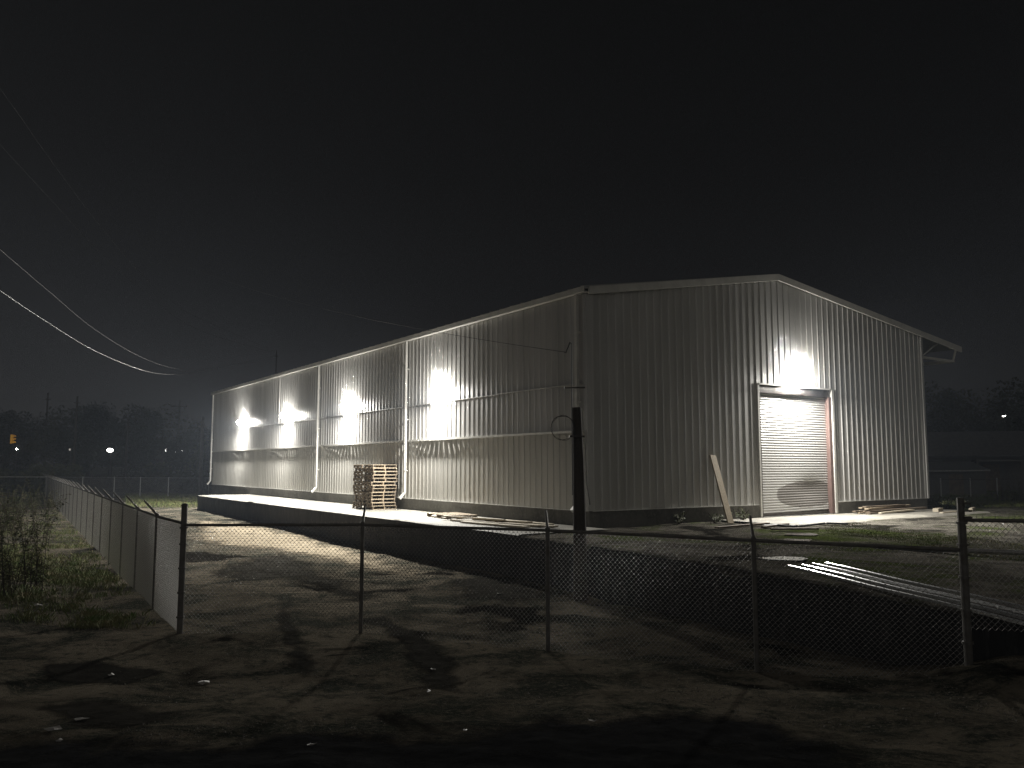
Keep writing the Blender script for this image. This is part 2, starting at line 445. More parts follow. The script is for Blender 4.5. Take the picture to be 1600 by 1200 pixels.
# ------------------------------------------------------------------ warehouse
Z0, ZT = 1.55, 7.84           # bottom of cladding, eave
ZR, LR = 9.25, 8.3            # ridge height and position
GW, LEN, OVH = 17.1, 41.3, 19.95
LEDGE, SEAM = 3.8, 5.16
wh = empty('warehouse', (CX, CY, 0), TH, 'long pale ribbed steel warehouse with a low gable and roller door', 'warehouse')
PITCHR = 0.305
def rib_profile(a, b, deep=0.020):
    out = [(a, 0.0)]
    k = math.floor(a / PITCHR)
    while k * PITCHR < b:
        s0 = k * PITCHR
        for ds, d in ((0.118, 0), (0.139, deep), (0.166, deep), (0.187, 0)):
            s = s0 + ds
            if a < s < b: out.append((s, d))
        k += 1
    out.append((b, 0.0))
    return out
def clad_side(z0, z1, proud, a, b):
    mb = MB(); pr = rib_profile(a, b); n = len(pr)
    vs = [(-proud - d, s, z0) for s, d in pr] + [(-proud - d, s, z1) for s, d in pr]
    return mb.add(vs, [(i + 1, i, n + i, n + i + 1) for i in range(n - 1)])
def roof_z(x):
    return ZT + (ZR - ZT) * x / LR if x <= LR else ZR - (ZR - 7.66) * (x - LR) / (OVH - LR)
def clad_gable(a, b, z0, topf):
    mb = MB(); pr = rib_profile(a, b)
    if a < LR < b: pr = sorted(pr + [(LR, 0.0 if (LR % PITCHR) < 0.118 or (LR % PITCHR) > 0.187 else 0.020)])
    n = len(pr)
    vs = [(s, -d, z0) for s, d in pr] + [(s, -d, topf(s)) for s, d in pr]
    return mb.add(vs, [(i, i + 1, n + i + 1, n + i) for i in range(n - 1)])

DX0, DX1, DZ0, DZ1 = 7.2, 11.2, 1.13, 5.5
side = clad_side(SEAM - 0.05, ZT, 0.035, 0.06, LEN).build('side_wall', M['wall'], wh)
clad_side(LEDGE - 0.03, SEAM, 0.02, 0.06, LEN).build('middle_cladding', M['wall'], side)
clad_side(Z0, LEDGE, 0.0, 0.06, LEN).build('lower_cladding', M['wall_low'], side)
# thin seam flashing and the broken ledge
for a, b, dz in ((0.2, 4.6, 0.02), (4.6, 7.7, 0.0), (9.3, 11.1, 0.0), (11.4, 16.2, 0.0), (17.8, 20.7, 0.0), (21.0, 24.6, -0.02), (26.2, 27.0, -0.02), (27.0, 32.5, 0.0)):
    sf = MB(); sf.box(-0.09, -0.03, a, b, SEAM - 0.03 + dz, SEAM - 0.012 + dz)
    sf.build('seam_flashing', M['wall'], side)
lg = MB()
for a, b in ((0.15, 11.06), (11.34, 20.66), (20.94, LEN - 0.2)):
    lg.box(-0.125, -0.11, a, b, LEDGE - 0.055, LEDGE + 0.012)       # lip
    k = math.floor(a / PITCHR)
    while k * PITCHR < b:
        s0, s1 = max(a, k * PITCHR + 0.174), min(b, k * PITCHR + PITCHR + 0.131)
        if s1 > s0: lg.box(-0.11, -0.001, s0, s1, LEDGE - 0.004, LEDGE + 0.004)
        k += 1
lg.build('ledge_trim', M['trim'], wh)

gbl = clad_gable(0.06, DX0, Z0, lambda s: roof_z(s) - 0.01).build('gable_wall', M['wall'], wh)
clad_gable(DX0, DX1, DZ1, lambda s: roof_z(s) - 0.01).build('cladding', M['wall'], gbl)
clad_gable(DX1, GW - 0.05, Z0, lambda s: roof_z(s) - 0.01).build('cladding', M['wall'], gbl)
# hidden walls: back gable and far side
hb = MB()
hb.add([(0, LEN, Z0), (GW, LEN, Z0), (GW, LEN, roof_z(GW)), (LR, LEN, ZR), (0, LEN, ZT)], [(4, 3, 2, 1, 0)])
hb.add([(GW, 0, Z0), (GW, LEN, Z0), (GW, LEN, roof_z(GW)), (GW, 0, roof_z(GW))], [(0, 1, 2, 3)])
hb.build('rear_wall', M['wall'], wh)

# foundation kerb
fd = MB()
fd.box(0.01, 0.25, 0.01, LEN, 0.0, Z0 + 0.01)
fd.box(0.25, DX0, 0.01, 0.25, 0.0, Z0 + 0.01)
fd.box(DX1, GW - 0.02, 0.01, 0.25, 0.0, Z0 + 0.01)
fd.box(DX0, DX1, 0.01, 0.6, 0.0, DZ0)
fd.build('foundation', M['foundation'], wh)

# roof
rf = MB()
T = 0.07
x_l = -0.22
zl = ZT + (ZR - ZT) * x_l / LR
prof = [(x_l, zl + 0.02), (LR, ZR + 0.02), (OVH, 7.68), (OVH, 7.68 + T), (LR, ZR + 0.02 + T), (x_l, zl + 0.02 + T)]
rf.prism(prof, 'y', -0.12, LEN + 0.12)
for k in range(int(LEN / 0.61) + 1):
    yb = k * 0.61
    for (xa, xb) in ((x_l, LR), (LR, OVH)):
        za = (zl if xa == x_l else ZR) + 0.02 + T; zb = (ZR if xb == LR else 7.66) + 0.02 + T
        rf.add([(xa, yb, za), (xb, yb, zb), (xb, yb + 0.03, zb), (xa, yb + 0.03, za),
                (xa, yb, za + 0.04), (xb, yb, zb + 0.04), (xb, yb + 0.03, zb + 0.04), (xa, yb + 0.03, za + 0.04)],
               [(4, 5, 6, 7), (0, 1, 5, 4), (2, 3, 7, 6), (1, 2, 6, 5), (3, 0, 4, 7)])
roof = rf.build('roof', M['roof'], wh)
# rake trim along the gable
rk = MB()
def rake(xa, xb):
    za, zb = roof_z(xa) if xa >= 0 else zl, roof_z(xb) if xb < OVH else 7.66
    rk.add([(xa, -0.16, za - 0.12), (xb, -0.16, zb - 0.12), (xb, -0.16, zb + 0.1), (xa, -0.16, za + 0.1),
            (xa, -0.10, za - 0.12), (xb, -0.10, zb - 0.12), (xb, -0.10, zb + 0.1), (xa, -0.10, za + 0.1)],
           [(0, 1, 2, 3), (7, 6, 5, 4), (3, 2, 6, 7), (0, 4, 5, 1), (0, 3, 7, 4), (1, 5, 6, 2)])
rake(-0.05, LR); rake(LR, OVH)
rk.build('rake_trim', M['trim'], wh)
# gutter
gt = MB()
prof = [(-0.24, ZT - 0.10), (-0.24, ZT + 0.06), (-0.22, ZT + 0.06), (-0.22, ZT - 0.08), (-0.07, ZT - 0.08), (-0.07, ZT - 0.10)]
gt.prism(prof, 'y', -0.14, LEN + 0.1)
gt.build('gutter', M['trim'], wh)
def downspout(ly, x0=-0.17, m='trim'):
    d = MB()
    w = 0.055
    d.box(x0 - 0.04, x0 + 0.045, ly - w, ly + w, Z0 + 0.22, ZT - 0.12)
    # kicked-out foot
    d.add([(x0 - 0.04, ly - w, Z0 + 0.22), (x0 + 0.045, ly - w, Z0 + 0.22), (x0 + 0.045, ly + w, Z0 + 0.22), (x0 - 0.04, ly + w, Z0 + 0.22),
           (x0 - 0.24, ly - w, Z0 + 0.02), (x0 - 0.17, ly - w, Z0 - 0.05), (x0 - 0.17, ly + w, Z0 - 0.05), (x0 - 0.24, ly + w, Z0 + 0.02)],
          [(0, 1, 5, 4), (1, 2, 6, 5), (2, 3, 7, 6), (3, 0, 4, 7), (4, 5, 6, 7)])
    for zz in (2.6, 4.6, 6.6):
        d.box(x0 - 0.045, x0 + 0.1, ly - w - 0.02, ly + w + 0.02, zz, zz + 0.035)
    return d.build('downspout', M[m], wh)
for ly in (0.3, 11.2, 20.8, LEN - 0.25): downspout(ly)
# vertical joint strip between panels, corner trims
ct = MB()
ct.box(-0.075, 0.12, -0.055, 0.06, Z0 - 0.01, ZT - 0.12)
ct.build('corner_trim', M['wall'], wh)
c2 = MB(); c2.box(GW - 0.06, GW + 0.06, -0.06, 0.08, Z0 - 0.01, roof_z(GW) - 0.12); c2.build('corner_trim', M['wall'], wh)
vj = MB(); vj.box(-0.082, -0.036, 27.0, 27.12, SEAM, ZT - 0.1); vj.build('panel_joint', M['wall'], wh)
# base flashing
bf = MB(); bf.box(-0.07, -0.002, 0.1, LEN, Z0 - 0.022, Z0 - 0.004); bf.build('base_flashing', M['trim'], wh)
bf = MB(); bf.box(DX1 + 0.1, GW, -0.07, -0.002, Z0 - 0.022, Z0 - 0.004); bf.build('base_flashing', M['trim'], wh)
bf = MB(); bf.box(0.1, DX0 - 0.1, -0.05, -0.002, Z0 - 0.022, Z0 - 0.004); bf.build('base_flashing', M['trim'], wh)

# canopy on the far side: bracket, strut, fascia, soffit purlins
for k in range(5):
    br = MB(); yb = 0.0 + k * 8.0
    br.box(GW + 0.07, OVH - 0.35, yb, yb + 0.09, 7.10, 7.19)
    br.tube([(OVH - 0.4, yb + 0.045, 7.12), (OVH - 0.12, yb + 0.045, 7.62)], 0.045, 6)
    br.tube([(GW + 0.08, yb + 0.045, 7.15), (GW + 1.4, yb + 0.045, roof_z(GW + 1.4) - 0.02)], 0.03, 6)
    br.build('canopy_bracket', M['trim'], wh)
fb = MB(); fb.box(OVH - 0.4, OVH - 0.32, 0.09, LEN, 7.1, 7.22); fb.build('canopy_beam', M['trim'], wh)

# roller door
dr = bpy.data.objects.new('roller_door', None); COL.objects.link(dr); dr.parent = wh; dr.empty_display_size = 0.3
dc = MB()
pit = 0.086; zb = DZ0 + 0.1
pr = []
nseg = int((5.24 - zb) / pit)
for i in range(nseg + 1):
    for t in (0.0, 0.18, 0.36, 0.55, 0.74, 0.9):
        z = zb + (i + t) * pit
        if z > 5.26: break
        pr.append((0.16 - 0.02 * math.sin(math.pi * min(1, t / 0.9)) ** 0.8, z))
ncol = 24
vs = []
for j, (yy, z) in enumerate(pr):
    for i in range(ncol + 1):
        x = DX0 + 0.14 + (DX1 - DX0 - 0.34) * i / ncol
        q = (i / ncol)
        h = (z - zb)
        dent = 0.07 * math.exp(-((q - 0.75) / 0.22) ** 2) * math.exp(-((h - 0.75) / 0.4) ** 2)
        sag = -0.05 * math.exp(-(h / 0.5) ** 2) * (q - 0.3) * -1.2
        vs.append((x, yy + dent, z + sag * 0.9))
dc.add(vs, [(j * (ncol + 1) + i, j * (ncol + 1) + i + 1, (j + 1) * (ncol + 1) + i + 1, (j + 1) * (ncol + 1) + i) for j in range(len(pr) - 1) for i in range(ncol)])
# slat material with an overpainted patch low on the right
dm = M['door']; nt = dm.node_tree; N = nt.nodes; L = nt.links
p = N['Principled BSDF']
tc = N.new('ShaderNodeTexCoord'); sp = N.new('ShaderNodeSeparateXYZ'); L.new(tc.outputs['Object'], sp.inputs[0])
nzz = N.new('ShaderNodeTexNoise'); nzz.inputs['Scale'].default_value = 1.1; L.new(tc.outputs['Object'], nzz.inputs['Vector'])
def mth(op, a, b=None):
    n = N.new('ShaderNodeMath'); n.operation = op
    for i, q in enumerate((a, b)):
        if q is None: continue
        if isinstance(q, (int, float)): n.inputs[i].default_value = q
        else: L.new(q, n.inputs[i])
    return n.outputs[0]
ex = mth('POWER', mth('ABSOLUTE', mth('DIVIDE', mth('SUBTRACT', sp.outputs[0], 9.85), 1.75)), 2.0)
ez = mth('POWER', mth('ABSOLUTE', mth('DIVIDE', mth('SUBTRACT', sp.outputs[2], 1.82), 0.50)), 2.0)
rr = mth('ADD', mth('ADD', ex, ez), mth('MULTIPLY', nzz.outputs['Fac'], 0.7))
mr = N.new('ShaderNodeMapRange'); mr.inputs[1].default_value = 1.16; mr.inputs[2].default_value = 1.24
L.new(rr, mr.inputs[0])
mx = N.new('ShaderNodeMix'); mx.data_type = 'RGBA'
mx.inputs[6].default_value = (0.17, 0.16, 0.148, 1); mx.inputs[7].default_value = (0.44, 0.435, 0.42, 1)
L.new(mr.outputs[0], mx.inputs[0]); L.new(mx.outputs[2], p.inputs['Base Color'])
mr2 = N.new('ShaderNodeMapRange'); mr2.inputs[3].default_value = 0.75; mr2.inputs[4].default_value = 0.36
L.new(mr.outputs[0], mr2.inputs[0]); L.new(mr2.outputs[0], p.inputs['Roughness'])
mr3 = N.new('ShaderNodeMapRange'); mr3.inputs[3].default_value = 0.0; mr3.inputs[4].default_value = 0.2
L.new(mr.outputs[0], mr3.inputs[0]); L.new(mr3.outputs[0], p.inputs['Metallic'])
dc.build('curtain', dm, dr, smooth=False)
b = MB(); b.box(DX0 + 0.14, DX1 - 0.2, 0.12, 0.19, DZ0 + 0.02, DZ0 + 0.1); b.build('bottom_bar', M['dark_steel'], dr)
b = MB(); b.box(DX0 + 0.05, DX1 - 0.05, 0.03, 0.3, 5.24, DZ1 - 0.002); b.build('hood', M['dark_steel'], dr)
b = MB(); b.box(DX1 - 0.2, DX1 - 0.05, -0.01, 0.3, DZ0, 5.24); b.build('jamb', M['red'], dr)
b = MB(); b.box(DX0 + 0.05, DX0 + 0.14, 0.0, 0.3, DZ0, 5.24); b.build('jamb', M['dark_steel'], dr)
b = MB(); b.box(DX1 - 0.05, DX1 + 0.06, -0.05, 0.05, DZ0, DZ1 + 0.04); b.build('door_trim', M['trim'], dr)
b = MB(); b.box(DX0 - 0.03, DX0 + 0.05, -0.045, 0.05, DZ0, DZ1 + 0.04); b.build('door_trim', M['trim'], dr)
b = MB(); b.box(DX0 + 0.05, DX1 - 0.05, -0.06, 0.03, DZ1, DZ1 + 0.05); b.build('door_trim', M['trim'], dr)

# ------------------------------------------------------------------ wall lamps
def lamp_parts(parent):
    """wall pack in local coordinates: back on x = 0, throws towards -x"""
    h = MB(); w = 0.21
    h.prism([(0.0, -0.2), (0.0, 0.12), (-0.06, 0.12), (-0.06, -0.2)], 'y', -w * .5, w * .5)
    h.build('housing', M['trim'], parent, bevel=0.008)
    ar = MB(); ar.tube([(0.16, 0, -0.05), (-0.01, 0, -0.05)], 0.018, 8); ar.build('arm', M['trim'], parent)
    ww = w - 0.02
    # ribbed glass refractor: glows all round, with the lit reflector throwing down and out
    g_ = MB(); P4 = [(-0.06, 0.13), (-0.17, 0.12), (-0.27, 0.04), (-0.27, 0.01), (-0.10, -0.20), (-0.06, -0.21)]
    for i in (1, 2):
        (xa, za), (xb, zb_) = P4[i], P4[i + 1]
        g_.add([(xa, -ww, za), (xa, ww, za), (xb, ww, zb_), (xb, -ww, zb_)], [(0, 1, 2, 3)])
    for y, rev in ((-ww, 0), (ww, 1)):
        f = tuple(range(6)); g_.add([(x, y, z) for x, z in P4], [f[::-1] if rev else f])
    g_.build('refractor', M['glass_glow'], parent)
    c_ = MB(); c_.add([(-0.06, -ww, 0.13), (-0.06, ww, 0.13), (-0.17, ww, 0.12), (-0.17, -ww, 0.12)], [(0, 1, 2, 3)]); c_.build('cap', M['glass_top'], parent)
    l = MB()
    l.add([(-0.27, -ww, 0.01), (-0.27, ww, 0.01), (-0.10, ww, -0.20), (-0.10, -ww, -0.20)], [(0, 1, 2, 3)])
    l.build('lens', M['lens'], parent)
lamp_labels = ['blazing wall lamp nearest the pallet stack, right of the tall middle downspout',
               'blazing wall lamp above the pallet stack, between two downspouts',
               'bright wall lamp just left of the second downspout on the long wall',
               'bright wall lamp nearest the far end of the long wall']
lam = None
for i, ly in enumerate((8.5, 17.0, 25.4, 33.7)):
    pos = W(-0.20, ly, 5.5)
    if lam is None:
        lam = empty('wall_lamp', pos, TH, lamp_labels[0], 'wall lamp', 'wall lamps on the warehouse')
        lamp_parts(lam)
        o = lam
    else:
        o = copy_tree(lam); o.location = pos; o['label'] = lamp_labels[i]
o = copy_tree(lam); o.location = W(9.25, -0.19, 5.80); o.rotation_euler = (0, 0, TH + R(90))
o['label'] = 'blazing wall lamp over the roller door in the gable wall'

# ------------------------------------------------------------------ loading dock
dk = empty('loading_dock', W(0, 0, 0), TH, 'long raised concrete loading dock along the warehouse side', 'loading dock')
DL = 32.3
d = MB(); ny = 130
vs = []
lxs = [-3.0, -2.9, -2.5, -2.0, -1.5, -1.0, -0.5, 0.0]
for j in range(ny + 1):
    ly = -0.9 + (DL + 0.9) * j / ny
    for i, lx in enumerate(lxs):
        chip = 0.0; dz = 0.008 * noise.noise(Vector((lx * 0.8, ly * 0.8, 1)))
        if i == 0:
            c = noise.noise(Vector((ly * 0.9, 3, 8)))
            chip = 0.10 * max(0, c - 0.25) * 2
            dz -= 0.03
            if abs(ly - 22.0) < 0.35: chip += 0.16; dz -= 0.06
        vs.append((lx + chip, ly, 1.10 + dz))
n = len(lxs)
d.add(vs, [(j * n + i, j * n + i + 1, (j + 1) * n + i + 1, (j + 1) * n + i) for j in range(ny) for i in range(n - 1)])
d.build('deck', M['deck'], dk)
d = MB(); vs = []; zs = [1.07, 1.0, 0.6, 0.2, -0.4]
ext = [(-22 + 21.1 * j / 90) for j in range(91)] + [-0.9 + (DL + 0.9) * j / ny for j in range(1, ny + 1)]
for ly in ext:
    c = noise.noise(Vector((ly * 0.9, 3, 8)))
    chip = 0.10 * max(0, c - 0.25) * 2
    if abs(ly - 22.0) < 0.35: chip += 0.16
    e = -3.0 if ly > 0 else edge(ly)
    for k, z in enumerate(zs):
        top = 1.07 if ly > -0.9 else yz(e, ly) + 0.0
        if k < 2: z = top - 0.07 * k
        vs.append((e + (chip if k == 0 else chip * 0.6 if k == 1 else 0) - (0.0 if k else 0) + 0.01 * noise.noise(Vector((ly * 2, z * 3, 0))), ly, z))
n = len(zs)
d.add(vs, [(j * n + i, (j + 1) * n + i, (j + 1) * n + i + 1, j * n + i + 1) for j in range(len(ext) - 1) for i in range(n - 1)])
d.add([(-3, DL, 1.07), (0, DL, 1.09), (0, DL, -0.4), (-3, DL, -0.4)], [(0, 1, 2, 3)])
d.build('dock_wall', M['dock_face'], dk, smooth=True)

# ------------------------------------------------------------------ pallets
def pallet_proto():
    e = empty('pallet', (0, 0, 0), 0, None, 'pallet', 'wooden pallets stacked on the dock')
    w, l = 1.02, 0.86
    t = MB()
    for k in range(6):
        y = -l / 2 + 0.045 + k * (l - 0.09) / 5
        t.box(-w / 2, w / 2, y - 0.045, y + 0.045, 0.114, 0.133)
    t.build('top_deck', M['wood'], e)
    for x in (-w / 2 + 0.022, 0, w / 2 - 0.022):
        s = MB()
        s.prism([(-l / 2, .02), (-l * .36, .02), (-l * .34, .06), (-l * .12, .06), (-l * .1, .02), (l * .1, .02), (l * .12, .06), (l * .34, .06), (l * .36, .02), (l / 2, .02), (l / 2, .113), (-l / 2, .113)], 'x', x - 0.02, x + 0.02)
        s.build('stringer', M['wood_old'] if abs(x) > .1 else M['wood'], e)
    b = MB()
    for k in (0, 2.5, 5):
        y = -l / 2 + 0.045 + k * (l - 0.09) / 5
        b.box(-w / 2, w / 2, y - 0.045, y + 0.045, 0.0, 0.019)
    b.build('bottom_deck', M['wood'], e)
    return e
ordn = ['bottom', 'second', 'third', 'fourth', 'fifth', 'sixth', 'seventh', 'eighth', 'ninth', 'tenth', 'eleventh', 'twelfth', 'top']
pp = pallet_proto(); first = True
for st, (lx, ly, nm) in enumerate(((-0.78, 12.15, 'near'), (-0.80, 13.06, 'rear'))):
    for k in range(13):
        o = pp if first else copy_tree(pp); first = False
        j = random.Random(k * 7 + st)
        o.location = W(lx + j.uniform(-.05, .05), ly + j.uniform(-.02, .02), 1.105 + k * 0.1345)
        o.rotation_euler = (0, 0, TH + R(j.uniform(-1.2, 1.2)))
        o['label'] = ('%s pallet of the %s stack on the dock, %s' % (ordn[k] + (' from bottom' if 0 < k < 12 else 'most'), nm,
                      'lit end' if nm == 'near' else 'half hidden')).replace('topmost pallet', 'topmost pallet').replace('bottommost', 'lowest')
# flat pallet panel and loose boards on the deck
fp = copy_tree(pp); fp.location = W(-1.0, 6.0, 1.108); fp.rotation_euler = (0, 0, TH + R(84)); fp.scale = (1.7, 1.25, 0.8)
fp['label'] = 'single wide pallet lying flat on the dock, right of the stacks'; fp['group'] = 'loose timber on the dock'
def board(name, p0, p1, w, t, m, label, cat='board', group=None, roll=0.0, hint=None):
    p0, p1 = Vector(p0), Vector(p1); dvec = p1 - p0; ln = dvec.length
    q = dvec.to_track_quat('X', 'Z')
    if hint is not None:
        X = dvec.normalized(); Y = (hint - X * hint.dot(X)).normalized(); Z = X.cross(Y)
        q = Matrix((X, Y, Z)).transposed().to_quaternion()
    b = MB(); ns = 4
    M_ = Matrix.Rotation(roll, 4, 'X')
    b.box(0, ln, -w / 2, w / 2, 0, t, M_)
    o = b.build(name, m, bevel=0.004)
    o.location = p0; o.rotation_mode = 'QUATERNION'; o.rotation_quaternion = q
    return tag(o, label, cat, group)
bl = ['longest pale board lying across the pile at the dock end', 'pale board with its end nearest the dark post', 'short pale board on top of the dock board pile',
      'pale board at the back of the dock board pile', 'pale board at the front edge of the dock pile', 'narrow strip of wood jutting from the dock board pile']
bpos = [((-1.9, 4.3), (-1.15, 0.7), .30, 0.0), ((-1.5, 3.2), (-1.0, 0.25), .25, 0.0), ((-1.55, 3.6), (-1.05, 1.4), .24, 0.055),
        ((-0.75, 3.9), (-0.6, 1.0), .28, 0.0), ((-2.1, 3.4), (-1.75, 0.5), .22, 0.0), ((-1.9, 4.9), (-1.4, 2.2), .10, 0.085)]
for (a, b_, w, dz), lb in zip(bpos, bl):
    board('board', W(a[0], a[1], 1.115 + dz), W(b_[0], b_[1], 1.12 + dz), w, 0.045, M['board'], lb, group='loose timber on the dock')

# leaning board against the gable
board('leaning_board', W(4.66, -0.95, 1.07), W(4.9, -0.075, 3.12), 0.25, 0.045, M['osb'],
      'tall tan plank leaning against the dim gable wall left of the door', 'plank', hint=Vector((-VX, -VY, 0)))

# lumber heap right of the door, each piece a thing
rb = random.Random(3)
for k in range(9):
    a = 11.6 + rb.uniform(0, 0.6); ln = rb.uniform(2.2, 3.8)
    y0 = -0.25 - rb.uniform(0, 0.7); y1 = -0.25 - rb.uniform(0, 0.5)
    z = 1.12 + 0.05 * (k % 4) + (0.06 if k > 5 else 0)
    board('lumber', W(a, y0, z), W(a + ln, y1, z + rb.uniform(-0.03, 0.05)), rb.uniform(.1, .2), 0.05, M['wood_old'] if k % 3 else M['wood'],
          'weathered board in the lumber heap along the gable wall right of the roller door', 'board', 'boards heaped beside the roller door')
board('lumber', W(12.2, -1.05, 1.13), W(14.6, -0.85, 1.17), 0.12, 0.05, M['board'], 'pale straight board in front of the lumber heap', 'board', 'boards heaped beside the roller door')
# scattered pieces right of the heap
for k, (a, y, ln, ang, lab) in enumerate(((15.3, -1.3, 0.5, 10, 'pale broken block lying beyond the lumber heap'), (15.6, -1.7, 1.1, -8, 'short brown board lying beyond the lumber heap'),
                                    (14.6, -1.9, 1.2, 5, 'thin pale lath lying flat in front of the lumber heap'), (16.6, -1.9, 0.8, 20, 'rough stub of timber near the corner of the gable'))):
    c, s = math.cos(R(ang)), math.sin(R(ang))
    board('offcut', W(a, y, 1.1), W(a + ln * c, y + ln * s, 1.11), 0.2 if k < 2 else 0.12, 0.14 if k in (0, 3) else 0.05, M['board'] if k != 1 else M['wood'], lab, 'offcut', 'offcuts near the gable')
# dark planks and hose in front of the door
def gline(name, pix, r, m, label, cat, z=1.10):
    pts = [at(u, v, z) for u, v in pix]
    out = []
    for i in range(len(pts) - 1):
        for k in range(6): out.append(pts[i].lerp(pts[i + 1], k / 6))
    out.append(pts[-1])
    for q in out: q.z += r * 0.8
    return tag(MB().tube(out, r, 8).build(name, m, smooth=True), label, cat)
gline('hose', [(1190, 823), (1215, 822), (1245, 824), (1270, 821), (1292, 818.5), (1325, 819.5)], 0.03, M['rubber'], 'black hose lying along the front of the concrete apron', 'hose', 1.11)
for k, (a, b_, lab) in enumerate((((1120, 826), (1200, 819), 'dark plank lying left of the fence post before the door'), ((1192, 825), (1230, 820), 'short dark plank beside the black hose'),
                                  ((1205, 828), (1278, 827.5), 'dark plank lying just behind the puddles'))):
    board('plank', at(*a, 1.10), at(*b_, 1.10), 0.14, 0.05, M['wood_old'], lab, 'plank', 'planks on the ground before the door')

# ------------------------------------------------------------------ corrugated sheet at the yard edge
sa, sb = at(1233, 889, 1.0), at(1640, 990, 0.80)
dv = (sb - sa); ln = dv.length
sidev = dv.cross(Vector((0, 0, 1))).normalized()
PLAB = ['steel purlin of the bright bundle at the yard edge, nearest the dock', 'second steel purlin from the dock in the bright bundle',
        'third steel purlin from the dock in the bright bundle', 'steel purlin of the bright bundle farthest from the dock wall']
def purlin_mesh(L_):
    b = MB(); w_ = 0.027; h_ = 0.04; t_ = 0.005
    n_ = 10
    prof = [(-w_, 0), (-w_, h_), (w_, h_), (w_, 0), (w_ - t_, 0), (w_ - t_, h_ - t_), (-w_ + t_, h_ - t_), (-w_ + t_, 0)]
    vs = []
    for j in range(n_ + 1):
        x = L_ * j / n_; z = 0.006 * math.sin(j * 1.1)
        vs += [(x, y, q + z) for y, q in prof]
    m_ = len(prof)
    b.add(vs, [(j * m_ + i, j * m_ + (i + 1) % m_, (j + 1) * m_ + (i + 1) % m_, (j + 1) * m_ + i) for j in range(n_) for i in range(m_)])
    return b
for k in range(4):
    o = purlin_mesh(ln - 0.1 * k).build('steel_purlin', M['sheet'])
    o.location = sa - sidev * (0.29 * k) + Vector((0, 0, 0.03)) + dv.normalized() * (0.04 * (k % 2) - 0.05 * k)
    o.rotation_mode = 'QUATERNION'; o.rotation_quaternion = dv.to_track_quat('X', 'Z') @ Matrix.Rotation(R((0, 3, -2, 4)[k]), 4, 'X').to_quaternion()
    tag(o, PLAB[k], 'purlin', 'steel purlins at the yard edge')
# pale pipe on the ground farther right
gline('pipe', [(1366, 858.5), (1490, 863), (1660, 869)], 0.05, M['galv'], 'pale pipe lying on the gravel at the fence corner', 'pipe', 1.04)

# ------------------------------------------------------------------ timber post with service mast and cable
pb = at(903, 928, 0.03); pb = Vector((1.42, 17.75, gz(1.42, 17.75)))
tp = empty('service_pole', pb, 0, 'short dark timber post with a wire mast in front of the dock', 'pole')
b = MB(); b.tube([(0.02, 0, -0.2), (0.015, 0, 1.5), (0.0, 0, 2.9), (-0.03, 0, 4.05 - pb.z)], [0.155, 0.14, 0.12, 0.095], 14); b.build('pole_shaft', M['pole'], tp, smooth=False)
mz = 5.42
b = MB(); b.tube([(-0.14, -0.1, 2.2), (-0.14, -0.1, mz - pb.z)], 0.012, 8); b.build('mast', M['cable_mid'], tp)
b = MB(); b.tube([(-0.14, -0.1, mz - pb.z), (-0.17, -0.1, mz - pb.z + .03), (-0.23, -0.1, mz - pb.z - .12), (-0.26, -.1, mz - pb.z - 0.2), (-0.30, -.1, mz - pb.z - 0.18)], 0.014, 8); b.build('weatherhead', M['cable'], tp)
b = MB(); b.box(-0.20, 0.12, -0.16, -0.1, 3.42, 3.46); b.box(-0.3, 0.14, -0.16, -0.1, 4.45 - pb.z, 4.48 - pb.z); b.build('crossarm', M['dark_steel'], tp)
b = MB(); pts = []
for k in range(60):
    t = 2 * math.pi * k / 24
    rr_ = 0.26 + 0.012 * math.sin(k * 0.9)
    pts.append((-0.34 + rr_ * 0.95 * math.cos(t), -0.2 + 0.004 * k / 3, 3.62 + rr_ * math.sin(t) * 1.0))
b.tube(pts, 0.005, 6, True); b.build('cable_coil', M['cable'], tp)
b = MB(); b.tube([(0.14, -0.14, 3.3), (0.15, -0.16, 2.5), (0.22, -0.16, 2.0)], 0.012, 6); b.build('conduit', M['galv'], tp)
def cable(name, p0, p1, sag, r, m, label, n=40, group=None):
    p0, p1 = Vector(p0), Vector(p1); b = MB(); pts = []
    for k in range(n + 1):
        t = k / n; q = p0.lerp(p1, t); q.z -= sag * 4 * t * (1 - t); pts.append(q)
    b.tube(pts, r, 6)
    return tag(b.build(name, m, smooth=True), label, 'cable', group)
p0 = Vector((pb.x - 0.30, pb.y - 0.1, 5.24))
p1 = far(560, 470, 27.0)
cable('service_cable', p0, far(250, 396, 42), 0.55, 0.006, M['cable'], 'thin cable running up and away from the mast of the short post')

